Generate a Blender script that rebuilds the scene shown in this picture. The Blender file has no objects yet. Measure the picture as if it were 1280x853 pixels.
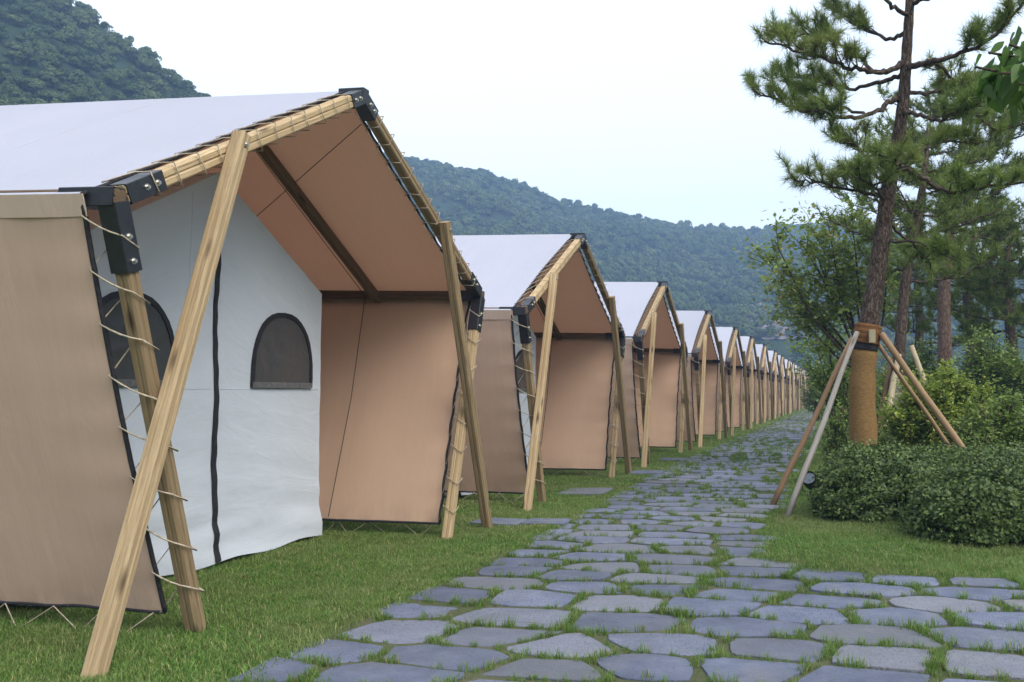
import bpy, math, random
import numpy as np
from mathutils import Vector, Matrix

random.seed(7)
RNG = np.random.default_rng(7)
scene = bpy.context.scene
COL = scene.collection

# ------------------------------------------------------------------ camera
CAM_Z = 1.30
YAW, PITCH = math.radians(12.2505), math.radians(3.2101)
cam_data = bpy.data.cameras.new("camera")
cam_data.sensor_fit = 'HORIZONTAL'
cam_data.sensor_width = 36.0
cam_data.lens = 1171.33 / 1280.0 * 36.0
cam_data.shift_x = -0.125
cam_data.clip_start = 0.05
cam_data.clip_end = 5000.0
cam = bpy.data.objects.new("camera", cam_data)
cam.location = (0, 0, CAM_Z)
cam.rotation_euler = (math.radians(90) + PITCH, 0, YAW)
COL.objects.link(cam)
scene.camera = cam

# ------------------------------------------------------------------ sky and sun
SUN_ELEV, SUN_AZ = math.radians(46), math.radians(125)   # azimuth clockwise from +Y
world = bpy.data.worlds.new("World")
scene.world = world
world.use_nodes = True
wn = world.node_tree
wn.nodes.clear()
w_out = wn.nodes.new('ShaderNodeOutputWorld')
w_bg = wn.nodes.new('ShaderNodeBackground')
w_sky = wn.nodes.new('ShaderNodeTexSky')
w_sky.sky_type = 'NISHITA'
w_sky.sun_disc = False
w_sky.sun_elevation = SUN_ELEV
w_sky.sun_rotation = SUN_AZ
w_sky.altitude = 100
w_sky.air_density = 2.0
w_sky.dust_density = 2.0
w_sky.ozone_density = 3.0
w_hs = wn.nodes.new('ShaderNodeHueSaturation')      # thin high cloud: paler, evenly whiter sky
w_hs.inputs['Saturation'].default_value = 0.5
w_bg.inputs['Strength'].default_value = 0.13
wn.links.new(w_sky.outputs[0], w_hs.inputs['Color'])
w_veil = wn.nodes.new('ShaderNodeMix')              # even layer of cloud over the whole sky
w_veil.data_type = 'RGBA'
w_veil.inputs[0].default_value = 0.55
w_veil.inputs[7].default_value = (4.5, 4.8, 5.25, 1)
wn.links.new(w_hs.outputs[0], w_veil.inputs[6])
wn.links.new(w_veil.outputs[2], w_bg.inputs['Color'])
wn.links.new(w_bg.outputs[0], w_out.inputs['Surface'])

sun_data = bpy.data.lights.new("sun", 'SUN')
sun_data.energy = 1.1
sun_data.angle = math.radians(34)
sun_data.color = (1.0, 0.95, 0.88)
sun = bpy.data.objects.new("sun", sun_data)
sd = Vector((math.sin(SUN_AZ) * math.cos(SUN_ELEV), math.cos(SUN_AZ) * math.cos(SUN_ELEV), math.sin(SUN_ELEV)))
sun.rotation_euler = (-sd).to_track_quat('-Z', 'Y').to_euler()
sun.location = (20, -10, 40)
COL.objects.link(sun)

vs = scene.view_settings
scene.display_settings.display_device = 'sRGB'
vs.view_transform = 'Standard'
vs.look = 'None'
vs.exposure = 1.5
vs.gamma = 1.0
vs.use_curve_mapping = False
scene.cycles.use_denoising = True
scene.cycles.max_bounces = 8
scene.cycles.volume_bounces = 0

# ------------------------------------------------------------------ node helpers
def new_mat(name):
    m = bpy.data.materials.new(name)
    m.use_nodes = True
    nt = m.node_tree
    nt.nodes.clear()
    out = nt.nodes.new('ShaderNodeOutputMaterial')
    return m, nt, out

def N(nt, typ, **kw):
    n = nt.nodes.new(typ)
    for k, v in kw.items():
        setattr(n, k, v)
    return n

def ramp(nt, src, stops, interp='LINEAR'):
    r = nt.nodes.new('ShaderNodeValToRGB')
    r.color_ramp.interpolation = interp
    el = r.color_ramp.elements
    while len(el) < len(stops):
        el.new(0.5)
    for e, (p, c) in zip(el, stops):
        e.position = p
        e.color = (*c, 1) if len(c) == 3 else c
    nt.links.new(src, r.inputs[0])
    return r.outputs[0]

def noise(nt, vec, scale, detail=4, rough=0.55, dist=0.0):
    n = nt.nodes.new('ShaderNodeTexNoise')
    n.inputs['Scale'].default_value = scale
    n.inputs['Detail'].default_value = detail
    n.inputs['Roughness'].default_value = rough
    n.inputs['Distortion'].default_value = dist
    if vec is not None:
        nt.links.new(vec, n.inputs['Vector'])
    return n.outputs['Fac']

def mapping(nt, vec, scale=(1, 1, 1), loc=None):
    m = nt.nodes.new('ShaderNodeMapping')
    m.inputs['Scale'].default_value = scale
    nt.links.new(vec, m.inputs['Vector'])
    if loc is not None:
        nt.links.new(loc, m.inputs['Location'])
    return m.outputs[0]

def mix(nt, fac, a, b, blend='MIX'):
    m = nt.nodes.new('ShaderNodeMix')
    m.data_type = 'RGBA'
    m.blend_type = blend
    for sock, v in ((m.inputs[0], fac), (m.inputs[6], a), (m.inputs[7], b)):
        if isinstance(v, (int, float)):
            sock.default_value = v
        elif isinstance(v, tuple):
            sock.default_value = (*v, 1)
        else:
            nt.links.new(v, sock)
    return m.outputs[2]

def math_n(nt, op, a, b=None, clamp=False):
    m = nt.nodes.new('ShaderNodeMath')
    m.operation = op
    m.use_clamp = clamp
    for i, v in enumerate((a, b)):
        if v is None:
            continue
        if isinstance(v, (int, float)):
            m.inputs[i].default_value = v
        else:
            nt.links.new(v, m.inputs[i])
    return m.outputs[0]

def bump(nt, h, strength=0.3, dist=0.01):
    b = nt.nodes.new('ShaderNodeBump')
    b.inputs['Strength'].default_value = strength
    b.inputs['Distance'].default_value = dist
    nt.links.new(h, b.inputs['Height'])
    return b.outputs[0]

def principled(nt, out, color, rough=0.7, normal=None, metallic=0.0, spec=0.3):
    p = nt.nodes.new('ShaderNodeBsdfPrincipled')
    if isinstance(color, tuple):
        p.inputs['Base Color'].default_value = (*color, 1)
    else:
        nt.links.new(color, p.inputs['Base Color'])
    if isinstance(rough, (int, float)):
        p.inputs['Roughness'].default_value = rough
    else:
        nt.links.new(rough, p.inputs['Roughness'])
    p.inputs['Metallic'].default_value = metallic
    p.inputs['Specular IOR Level'].default_value = spec
    if normal is not None:
        nt.links.new(normal, p.inputs['Normal'])
    if out is not None:
        nt.links.new(p.outputs[0], out.inputs['Surface'])
    return p

def obj_random_vec(nt, mul=40.0):
    oi = nt.nodes.new('ShaderNodeObjectInfo')
    r = math_n(nt, 'MULTIPLY', oi.outputs['Random'], mul)
    c = nt.nodes.new('ShaderNodeCombineXYZ')
    nt.links.new(r, c.inputs[0]); nt.links.new(r, c.inputs[1]); nt.links.new(r, c.inputs[2])
    return c.outputs[0], oi.outputs['Random']

# ------------------------------------------------------------------ materials
def mat_wood(name, light, mid, dark, grain=1.0):
    m, nt, out = new_mat(name)
    uv = nt.nodes.new('ShaderNodeUVMap').outputs[0]
    off, rnd = obj_random_vec(nt, 37.0)
    v1 = mapping(nt, uv, (1.2, 26 * grain, 1), off)
    g = noise(nt, v1, 3.0, 6, 0.65, 0.6)
    c = ramp(nt, g, [(0.25, dark), (0.45, mid), (0.62, light), (0.8, mid)])
    v2 = mapping(nt, uv, (0.8, 3.0, 1), off)
    blot = noise(nt, v2, 1.6, 3)
    c = mix(nt, ramp(nt, blot, [(0.35, (0, 0, 0)), (0.7, (1, 1, 1))]), c, mid, 'MIX')
    # knots
    vk = mapping(nt, uv, (2.1, 7.0, 1), off)
    vo = N(nt, 'ShaderNodeTexVoronoi'); vo.inputs['Scale'].default_value = 1.0
    nt.links.new(vk, vo.inputs['Vector'])
    kn = ramp(nt, vo.outputs['Distance'], [(0.07, (1, 1, 1)), (0.21, (0, 0, 0))])
    c = mix(nt, math_n(nt, 'MULTIPLY', kn, 0.92), c, tuple(x * 0.42 for x in dark))
    tone = math_n(nt, 'ADD', math_n(nt, 'MULTIPLY', rnd, 0.35), 0.8)
    hs = nt.nodes.new('ShaderNodeHueSaturation')
    nt.links.new(tone, hs.inputs['Value']); nt.links.new(c, hs.inputs['Color'])
    principled(nt, out, hs.outputs[0], 0.72, bump(nt, g, 0.35, 0.004), spec=0.25)
    return m

M_WOOD = mat_wood('treated_pine', (0.54, 0.405, 0.24), (0.40, 0.285, 0.155), (0.19, 0.12, 0.06))
M_WOOD_SHADED = mat_wood('shaded_weathered_pine', (0.33, 0.24, 0.135), (0.235, 0.165, 0.088), (0.115, 0.075, 0.04))  # darker copy of the pine: shade of down-tilted timbers in the colour, part weathering
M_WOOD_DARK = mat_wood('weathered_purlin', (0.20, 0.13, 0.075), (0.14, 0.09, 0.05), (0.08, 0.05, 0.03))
M_PROP_GREY = mat_wood('silvered_prop', (0.36, 0.33, 0.30), (0.27, 0.24, 0.21), (0.15, 0.12, 0.10))
M_PROP_BROWN = mat_wood('brown_prop', (0.32, 0.205, 0.12), (0.23, 0.14, 0.08), (0.12, 0.07, 0.04))
M_PROP_TAN = mat_wood('tan_prop', (0.44, 0.30, 0.17), (0.32, 0.205, 0.11), (0.17, 0.10, 0.055))
M_BAMBOO = mat_wood('pale_prop', (0.52, 0.44, 0.29), (0.42, 0.34, 0.21), (0.26, 0.20, 0.12))

def mat_simple(name, col, rough=0.6, spec=0.3, metallic=0.0, nscale=0, namp=0.2):
    m, nt, out = new_mat(name)
    c = col
    if nscale:
        tc = nt.nodes.new('ShaderNodeTexCoord').outputs['Object']
        f = noise(nt, tc, nscale, 4)
        c = ramp(nt, f, [(0.3, tuple(x * (1 - namp) for x in col)), (0.7, tuple(min(1, x * (1 + namp)) for x in col))])
    principled(nt, out, c, rough, None, metallic, spec)
    return m

M_STEEL = mat_simple('black_powder_coated_steel', (0.016, 0.017, 0.021), 0.38, 0.5, 0, 30, 0.3)
M_ZINC = mat_simple('zinc_bolt', (0.55, 0.53, 0.47), 0.35, 0.5, 0.9)
M_ROPE = mat_simple('hemp_rope', (0.42, 0.35, 0.26), 0.9, 0.1, 0, 60, 0.35)
M_HEM = mat_simple('dark_webbing', (0.035, 0.033, 0.036), 0.85, 0.15, 0, 40, 0.3)
M_CABLE = mat_simple('dark_cable', (0.03, 0.025, 0.022), 0.6)
M_ZIP = mat_simple('black_zip_tape', (0.02, 0.02, 0.024), 0.6, 0.3, 0, 50, 0.4)
M_GREYTAPE = mat_simple('grey_window_tape', (0.13, 0.125, 0.125), 0.75, 0.2, 0, 40, 0.3)
M_FIXTURE = mat_simple('black_plastic', (0.012, 0.012, 0.013), 0.45, 0.4)

def mat_fabric(name, col, trans, tcol, weave=900, streak=0.10, rough=0.85, crease=6.0, splash=False):
    """Cloth: diffuse with part of the light let through."""
    m, nt, out = new_mat(name)
    uv = nt.nodes.new('ShaderNodeUVMap').outputs[0]
    off, rnd = obj_random_vec(nt, 23.0)
    a = noise(nt, mapping(nt, uv, (1.2, 55, 1), off), 1.0, 3)       # fine yarn lines running down the cloth
    b = noise(nt, mapping(nt, uv, (1, 1, 1), off), 1.3, 4)
    d = noise(nt, mapping(nt, uv, (1, 1, 1), off), 140, 2)
    f = math_n(nt, 'ADD', math_n(nt, 'MULTIPLY', a, 0.4), math_n(nt, 'ADD', math_n(nt, 'MULTIPLY', b, 0.4), math_n(nt, 'MULTIPLY', d, 0.2)))
    lo = tuple(x * (1 - streak) for x in col); hi = tuple(min(1, x * (1 + streak)) for x in col)
    c = ramp(nt, f, [(0.38, lo), (0.62, hi)])
    if splash:      # mud splashed up from the ground along the lower hem
        su = nt.nodes.new('ShaderNodeSeparateXYZ'); nt.links.new(uv, su.inputs[0])
        near = ramp(nt, su.outputs[0], [(0.0, (1, 1, 1)), (0.22, (0, 0, 0))])
        sp = ramp(nt, noise(nt, mapping(nt, uv, (1.4, 2.2, 1), off), 2.4, 6, 0.7), [(0.42, (0, 0, 0)), (0.62, (1, 1, 1))])
        c = mix(nt, math_n(nt, 'MULTIPLY', math_n(nt, 'MULTIPLY', near, sp), 0.35), c, (0.22, 0.17, 0.12))
        wm = ramp(nt, noise(nt, mapping(nt, uv, (0.35, 1.6, 1), off), 2.0, 6, 0.65), [(0.5, (0, 0, 0)), (0.72, (1, 1, 1))])
        c = mix(nt, math_n(nt, 'MULTIPLY', wm, 0.14), c, tuple(x * 0.6 for x in col))
    tone = nt.nodes.new('ShaderNodeHueSaturation')
    nt.links.new(math_n(nt, 'ADD', math_n(nt, 'MULTIPLY', rnd, 0.10), 0.95), tone.inputs['Value']); nt.links.new(c, tone.inputs['Color'])
    c = tone.outputs[0]
    cr = noise(nt, mapping(nt, uv, (1.0, 2.6, 1), off), 2.2, 4, 0.55, 1.2)
    hgt = math_n(nt, 'ADD', math_n(nt, 'MULTIPLY', cr, crease), math_n(nt, 'ADD', math_n(nt, 'MULTIPLY', b, 6.0), d))
    nrm = bump(nt, hgt, 0.22, 0.005)
    df = nt.nodes.new('ShaderNodeBsdfDiffuse'); nt.links.new(c, df.inputs['Color']); nt.links.new(nrm, df.inputs['Normal'])
    tr = nt.nodes.new('ShaderNodeBsdfTranslucent'); tr.inputs['Color'].default_value = (*tcol, 1)
    mx = nt.nodes.new('ShaderNodeMixShader'); mx.inputs[0].default_value = trans
    nt.links.new(df.outputs[0], mx.inputs[1]); nt.links.new(tr.outputs[0], mx.inputs[2])
    nt.links.new(mx.outputs[0], out.inputs['Surface'])
    return m

M_ROOF_OUT = mat_fabric('pale_lilac_roof_cloth', (0.48, 0.498, 0.575), 0.24, (0.75, 0.70, 0.68), streak=0.025)
M_ROOF_IN = mat_fabric('tan_roof_lining', (0.82, 0.52, 0.355), 0.42, (0.92, 0.55, 0.35), streak=0.05)
M_WALL = mat_fabric('tan_wall_cloth', (0.70, 0.515, 0.375), 0.38, (0.86, 0.60, 0.43), streak=0.045, crease=3.5, splash=True)
M_WALL_OUT = mat_fabric('taupe_wall_cloth', (0.68, 0.495, 0.385), 0.24, (0.78, 0.54, 0.40), streak=0.05, crease=3.5, splash=True)
M_VALANCE = mat_fabric('beige_valance_cloth', (0.70, 0.53, 0.43), 0.2, (0.6, 0.45, 0.35), streak=0.06)
M_CANVAS = mat_fabric('white_canvas', (0.64, 0.675, 0.72), 0.12, (0.7, 0.7, 0.72), streak=0.03, crease=6.0)

def mat_pane():
    m, nt, out = new_mat('clear_vinyl_over_dark_mesh')
    tc = nt.nodes.new('ShaderNodeTexCoord').outputs['Object']
    w = noise(nt, mapping(nt, tc, (1, 1.6, 1.1)), 2.6, 2, 0.4, 0.6)
    fine = noise(nt, tc, 240, 1)
    c = ramp(nt, fine, [(0.3, (0.045, 0.045, 0.046)), (0.7, (0.085, 0.084, 0.084))])
    principled(nt, out, c, 0.26, bump(nt, w, 0.5, 0.06), spec=0.45)
    return m
M_PANE = mat_pane()

def mat_stone():
    m, nt, out = new_mat('blue_grey_flagstone')
    tc = nt.nodes.new('ShaderNodeTexCoord').outputs['Object']
    off, rnd = obj_random_vec(nt, 60.0)
    v = mapping(nt, tc, (1, 1, 1), off)
    a = noise(nt, v, 4.0, 6, 0.6)
    b = noise(nt, v, 45.0, 3, 0.6)
    c = ramp(nt, a, [(0.3, (0.088, 0.10, 0.145)), (0.55, (0.125, 0.139, 0.192)), (0.75, (0.168, 0.182, 0.235))])
    # dark pits on some stones
    vo = N(nt, 'ShaderNodeTexVoronoi'); vo.inputs['Scale'].default_value = 55
    nt.links.new(v, vo.inputs['Vector'])
    pits = ramp(nt, vo.outputs['Distance'], [(0.16, (1, 1, 1)), (0.26, (0, 0, 0))])
    gate = ramp(nt, math_n(nt, 'ADD', math_n(nt, 'MULTIPLY', rnd, 0.7), math_n(nt, 'MULTIPLY', noise(nt, v, 2.0, 2), 0.5)), [(0.6, (0, 0, 0)), (0.72, (1, 1, 1))])
    pf = math_n(nt, 'MULTIPLY', math_n(nt, 'MULTIPLY', pits, gate), 0.8)
    c = mix(nt, pf, c, (0.03, 0.03, 0.04))
    # fine dust towards beige on a few stones
    dust = ramp(nt, noise(nt, v, 2.3, 4), [(0.55, (0, 0, 0)), (0.75, (1, 1, 1))])
    c = mix(nt, math_n(nt, 'MULTIPLY', dust, 0.35), c, (0.20, 0.18, 0.15))
    warm = ramp(nt, math_n(nt, 'FRACT', math_n(nt, 'MULTIPLY', rnd, 7.31)), [(0.62, (0, 0, 0)), (0.9, (1, 1, 1))])
    c = mix(nt, math_n(nt, 'MULTIPLY', warm, 0.5), c, (0.175, 0.17, 0.165))
    tone = math_n(nt, 'ADD', math_n(nt, 'MULTIPLY', rnd, 0.5), 0.75)
    hs = nt.nodes.new('ShaderNodeHueSaturation')
    nt.links.new(tone, hs.inputs['Value']); nt.links.new(c, hs.inputs['Color'])
    h = math_n(nt, 'SUBTRACT', math_n(nt, 'ADD', math_n(nt, 'MULTIPLY', a, 2.0), math_n(nt, 'MULTIPLY', b, 0.75)), math_n(nt, 'MULTIPLY', pf, 0.9))
    principled(nt, out, hs.outputs[0], 0.7, bump(nt, h, 0.7, 0.014), spec=0.3)
    return m
M_STONE = mat_stone()

def mat_ground(name, stops, scale, soil=None):
    m, nt, out = new_mat(name)
    pos = nt.nodes.new('ShaderNodeNewGeometry').outputs['Position']
    a = noise(nt, pos, scale, 6, 0.65)
    b = noise(nt, pos, 60, 4, 0.7)
    f = math_n(nt, 'ADD', math_n(nt, 'MULTIPLY', a, 0.65), math_n(nt, 'MULTIPLY', b, 0.35))
    c = ramp(nt, f, stops)
    if soil:
        s = ramp(nt, noise(nt, pos, 0.9, 5, 0.6), [(0.56, (0, 0, 0)), (0.7, (1, 1, 1))])
        c = mix(nt, math_n(nt, 'MULTIPLY', s, 0.8), c, soil)
    principled(nt, out, c, 0.95, bump(nt, b, 0.6, 0.02), spec=0.1)
    return m
M_LAWN = mat_ground('lawn_soil', [(0.3, (0.06, 0.09, 0.028)), (0.5, (0.09, 0.13, 0.038)), (0.7, (0.13, 0.165, 0.055))], 1.2, (0.20, 0.16, 0.095))
M_JOINT = mat_ground('joint_soil', [(0.3, (0.05, 0.075, 0.024)), (0.5, (0.085, 0.095, 0.045)), (0.7, (0.16, 0.145, 0.095))], 1.6)
M_HILL = mat_ground('hill_floor', [(0.3, (0.014, 0.026, 0.012)), (0.7, (0.03, 0.05, 0.02))], 0.05)
M_ROCK = mat_ground('bare_rock', [(0.3, (0.08, 0.07, 0.065)), (0.5, (0.16, 0.135, 0.13)), (0.7, (0.27, 0.23, 0.225))], 0.35)

def mat_leaf(name, lo, mid, hi, trans=0.35, patch=None, pscale=0.9, dry=None, gloss=0.25):
    """Leaf cloth: colour varies by island and by instance, part of the light comes through."""
    m, nt, out = new_mat(name)
    geo = nt.nodes.new('ShaderNodeNewGeometry')
    oi = nt.nodes.new('ShaderNodeObjectInfo')
    f = math_n(nt, 'FRACT', math_n(nt, 'ADD', geo.outputs['Random Per Island'], oi.outputs['Random']))
    c = ramp(nt, f, [(0.0, lo), (0.5, mid), (1.0, hi)])
    if patch:
        p = ramp(nt, noise(nt, geo.outputs['Position'], pscale, 4, 0.6), [(0.42, (0, 0, 0)), (0.66, (1, 1, 1))])
        c = mix(nt, math_n(nt, 'MULTIPLY', p, 0.75), c, patch)
    if dry:
        p = ramp(nt, f, [(0.86, (0, 0, 0)), (0.93, (1, 1, 1))])
        c = mix(nt, p, c, dry)
    pr = principled(nt, None, c, 0.55, None, 0, gloss)
    tr = nt.nodes.new('ShaderNodeBsdfTranslucent')
    hs = nt.nodes.new('ShaderNodeHueSaturation'); hs.inputs['Value'].default_value = 1.3
    nt.links.new(c, hs.inputs['Color']); nt.links.new(hs.outputs[0], tr.inputs['Color'])
    mx = nt.nodes.new('ShaderNodeMixShader'); mx.inputs[0].default_value = trans
    nt.links.new(pr.outputs[0], mx.inputs[1]); nt.links.new(tr.outputs[0], mx.inputs[2])
    nt.links.new(mx.outputs[0], out.inputs['Surface'])
    return m

M_GRASS = mat_leaf('lawn_grass', (0.080, 0.156, 0.031), (0.126, 0.231, 0.045), (0.195, 0.301, 0.076), 0.3, (0.212, 0.229, 0.088), 0.7, (0.378, 0.343, 0.153), 0.15)
M_TUFT = mat_leaf('joint_grass', (0.085, 0.16, 0.03), (0.13, 0.225, 0.045), (0.19, 0.28, 0.07), 0.3, None, 1, (0.30, 0.25, 0.12), 0.15)
M_NEEDLE = mat_leaf('pine_needles', (0.109, 0.167, 0.043), (0.179, 0.255, 0.059), (0.286, 0.362, 0.085), 0.25, (0.214, 0.236, 0.065), 1.0, None, 0.25)
M_NEEDLE2 = mat_leaf('far_pine_needles', (0.092, 0.132, 0.034), (0.144, 0.193, 0.047), (0.223, 0.274, 0.065), 0.25, None, 1.0, None, 0.2)
M_BOX = mat_leaf('boxwood_leaves', (0.027, 0.054, 0.013), (0.074, 0.123, 0.029), (0.179, 0.234, 0.058), 0.2, (0.105, 0.154, 0.039), 1.6, None, 0.35)
M_SHRUB_Y = mat_leaf('yellow_green_leaves', (0.144, 0.214, 0.042), (0.240, 0.321, 0.061), (0.408, 0.428, 0.086), 0.35, None, 1, None, 0.2)
M_SHRUB_D = mat_leaf('mid_green_leaves', (0.099, 0.156, 0.035), (0.156, 0.228, 0.051), (0.241, 0.314, 0.070), 0.3, None, 1, None, 0.25)
M_OLIVE = mat_leaf('olive_green_leaves', (0.123, 0.183, 0.041), (0.189, 0.259, 0.062), (0.290, 0.345, 0.087), 0.35, None, 1, (0.285, 0.241, 0.092), 0.2)
M_SAPLING = mat_leaf('fresh_green_leaves', (0.122, 0.186, 0.041), (0.192, 0.271, 0.056), (0.278, 0.350, 0.084), 0.4, None, 1, None, 0.2)
M_BIGLEAF = mat_leaf('broad_leaves', (0.045, 0.10, 0.018), (0.07, 0.14, 0.025), (0.10, 0.18, 0.035), 0.45, None, 1, None, 0.3)
M_CORE = mat_simple('twig_core', (0.020, 0.024, 0.012), 0.95, 0.05, 0, 12, 0.4)
def mat_forest():
    m, nt, out = new_mat('forest_leaves')
    geo = nt.nodes.new('ShaderNodeNewGeometry'); oi = nt.nodes.new('ShaderNodeObjectInfo')
    f = math_n(nt, 'ADD', math_n(nt, 'MULTIPLY', oi.outputs['Random'], 0.7), math_n(nt, 'MULTIPLY', geo.outputs['Random Per Island'], 0.3))
    c = ramp(nt, f, [(0.0, (0.016, 0.040, 0.013)), (0.35, (0.036, 0.070, 0.022)), (0.7, (0.068, 0.105, 0.034)), (1.0, (0.125, 0.145, 0.048))])
    p = ramp(nt, noise(nt, geo.outputs['Position'], 0.03, 4, 0.6), [(0.4, (0, 0, 0)), (0.65, (1, 1, 1))])
    c = mix(nt, math_n(nt, 'MULTIPLY', p, 0.4), c, (0.13, 0.155, 0.06))
    principled(nt, out, c, 0.8, None, 0, 0.1)
    return m
M_FOREST = mat_forest()

def mat_bark(name, a, b, c, scale=1.0):
    m, nt, out = new_mat(name)
    uv = nt.nodes.new('ShaderNodeUVMap').outputs[0]
    vo = N(nt, 'ShaderNodeTexVoronoi'); vo.feature = 'DISTANCE_TO_EDGE'
    vo.inputs['Scale'].default_value = 1.0
    wob = math_n(nt, 'MULTIPLY', noise(nt, mapping(nt, uv, (9, 16, 1)), 2.0, 5, 0.7), 2.6)
    v = mapping(nt, uv, (7 * scale, 30 * scale, 1))
    v2 = nt.nodes.new('ShaderNodeVectorMath'); v2.operation = 'ADD'
    nt.links.new(v, v2.inputs[0]); nt.links.new(wob, v2.inputs[1])
    nt.links.new(v2.outputs[0], vo.inputs['Vector'])
    n = noise(nt, v, 2.0, 5, 0.65)
    col = ramp(nt, n, [(0.3, a), (0.5, b), (0.72, c)])
    crack = ramp(nt, vo.outputs['Distance'], [(0.0, (0, 0, 0)), (0.16, (1, 1, 1))])
    col = mix(nt, crack, tuple(x * 0.6 for x in a), col)
    h = math_n(nt, 'ADD', crack, math_n(nt, 'MULTIPLY', n, 0.6))
    principled(nt, out, col, 0.9, bump(nt, h, 0.8, 0.02), spec=0.15)
    return m
M_BARK = mat_bark('pine_bark', (0.10, 0.07, 0.055), (0.17, 0.122, 0.095), (0.25, 0.19, 0.15))
M_BARK_RED = mat_bark('reddish_bark', (0.14, 0.09, 0.07), (0.23, 0.15, 0.115), (0.33, 0.23, 0.18))
M_TWIG = mat_simple('twig_bark', (0.085, 0.062, 0.05), 0.9, 0.1, 0, 20, 0.4)

def mat_burlap(name, a, b):
    m, nt, out = new_mat(name)
    uv = nt.nodes.new('ShaderNodeUVMap').outputs[0]
    n = noise(nt, mapping(nt, uv, (14, 5, 1)), 4, 5, 0.7)
    w = N(nt, 'ShaderNodeTexWave'); w.wave_type = 'BANDS'; w.bands_direction = 'X'
    w.inputs['Scale'].default_value = 9; w.inputs['Distortion'].default_value = 14
    w.inputs['Detail'].default_value = 2
    nt.links.new(uv, w.inputs['Vector'])
    f = math_n(nt, 'ADD', math_n(nt, 'MULTIPLY', n, 0.9), math_n(nt, 'MULTIPLY', w.outputs['Fac'], 0.10))
    c = ramp(nt, f, [(0.3, a), (0.7, b)])
    fine = noise(nt, mapping(nt, uv, (1, 1, 1)), 160, 2)
    h = math_n(nt, 'ADD', f, math_n(nt, 'MULTIPLY', fine, 0.4))
    principled(nt, out, c, 0.95, bump(nt, h, 0.4, 0.008), spec=0.05)
    return m
M_BURLAP = mat_burlap('brown_burlap', (0.16, 0.092, 0.036), (0.29, 0.175, 0.072))
M_BURLAP_PALE = mat_burlap('pale_burlap', (0.20, 0.175, 0.14), (0.34, 0.31, 0.25))
M_COIR = mat_burlap('rust_coir_collar', (0.11, 0.05, 0.022), (0.26, 0.13, 0.055))

# ------------------------------------------------------------------ mesh helpers
class MB:
    """Collects faces for one mesh object."""
    def __init__(self):
        self.v, self.f, self.uv, self.mi = [], [], [], []
    def add(self, verts, faces, uvs=None, mi=0):
        o = len(self.v)
        self.v.extend(verts)
        for k, fc in enumerate(faces):
            self.f.append([i + o for i in fc])
            self.uv.append(uvs[k] if uvs else [(0.0, 0.0)] * len(fc))
            self.mi.append(mi)
        return self
    def mesh(self, name, mats, smooth=False):
        me = bpy.data.meshes.new(name)
        me.from_pydata([tuple(p) for p in self.v], [], self.f)
        ul = me.uv_layers.new(name='UVMap')
        flat = [c for poly in self.uv for p in poly for c in p]
        ul.data.foreach_set('uv', flat)
        for m in (mats if isinstance(mats, (list, tuple)) else [mats]):
            me.materials.append(m)
        if any(self.mi):
            me.polygons.foreach_set('material_index', self.mi)
        if smooth:
            me.polygons.foreach_set('use_smooth', [True] * len(me.polygons))
        me.update()
        return me

def link(name, data, parent=None, loc=None):
    o = bpy.data.objects.new(name, data)
    COL.objects.link(o)
    if parent is not None:
        o.parent = parent
    if loc is not None:
        o.location = loc
    return o

def tag(o, label=None, cat=None, group=None, kind=None):
    if label: o['label'] = label
    if cat: o['category'] = cat
    if group: o['group'] = group
    if kind: o['kind'] = kind
    return o

def empty(name, loc, label, cat, group=None, rz=0.0):
    o = link(name, None, None, loc)
    o.empty_display_size = 0.3
    o.rotation_euler = (0, 0, rz)
    return tag(o, label, cat, group)

def fast_mesh(name, verts, faces_idx, sizes, mats, smooth=False):
    """numpy arrays -> mesh; faces_idx flat vertex indices, sizes = vertices per face (int or array)."""
    me = bpy.data.meshes.new(name)
    nv = len(verts)
    me.vertices.add(nv)
    me.vertices.foreach_set('co', np.asarray(verts, np.float32).ravel())
    faces_idx = np.asarray(faces_idx, np.int32).ravel()
    me.loops.add(len(faces_idx))
    me.loops.foreach_set('vertex_index', faces_idx)
    if isinstance(sizes, int):
        nf = len(faces_idx) // sizes
        starts = np.arange(nf, dtype=np.int32) * sizes
    else:
        sizes = np.asarray(sizes, np.int32)
        nf = len(sizes)
        starts = np.concatenate([[0], np.cumsum(sizes)[:-1]]).astype(np.int32)
    me.polygons.add(nf)
    me.polygons.foreach_set('loop_start', starts)
    if smooth:
        me.polygons.foreach_set('use_smooth', [True] * nf)
    for m in (mats if isinstance(mats, (list, tuple)) else [mats]):
        me.materials.append(m)
    me.update(calc_edges=True)
    me.validate()
    return me

def frame_for(d, up=Vector((0, 0, 1))):
    d = d.normalized()
    if abs(d.dot(up)) > 0.98:
        up = Vector((1, 0, 0))
    s = d.cross(up).normalized()
    u = s.cross(d).normalized()
    return s, u

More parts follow.
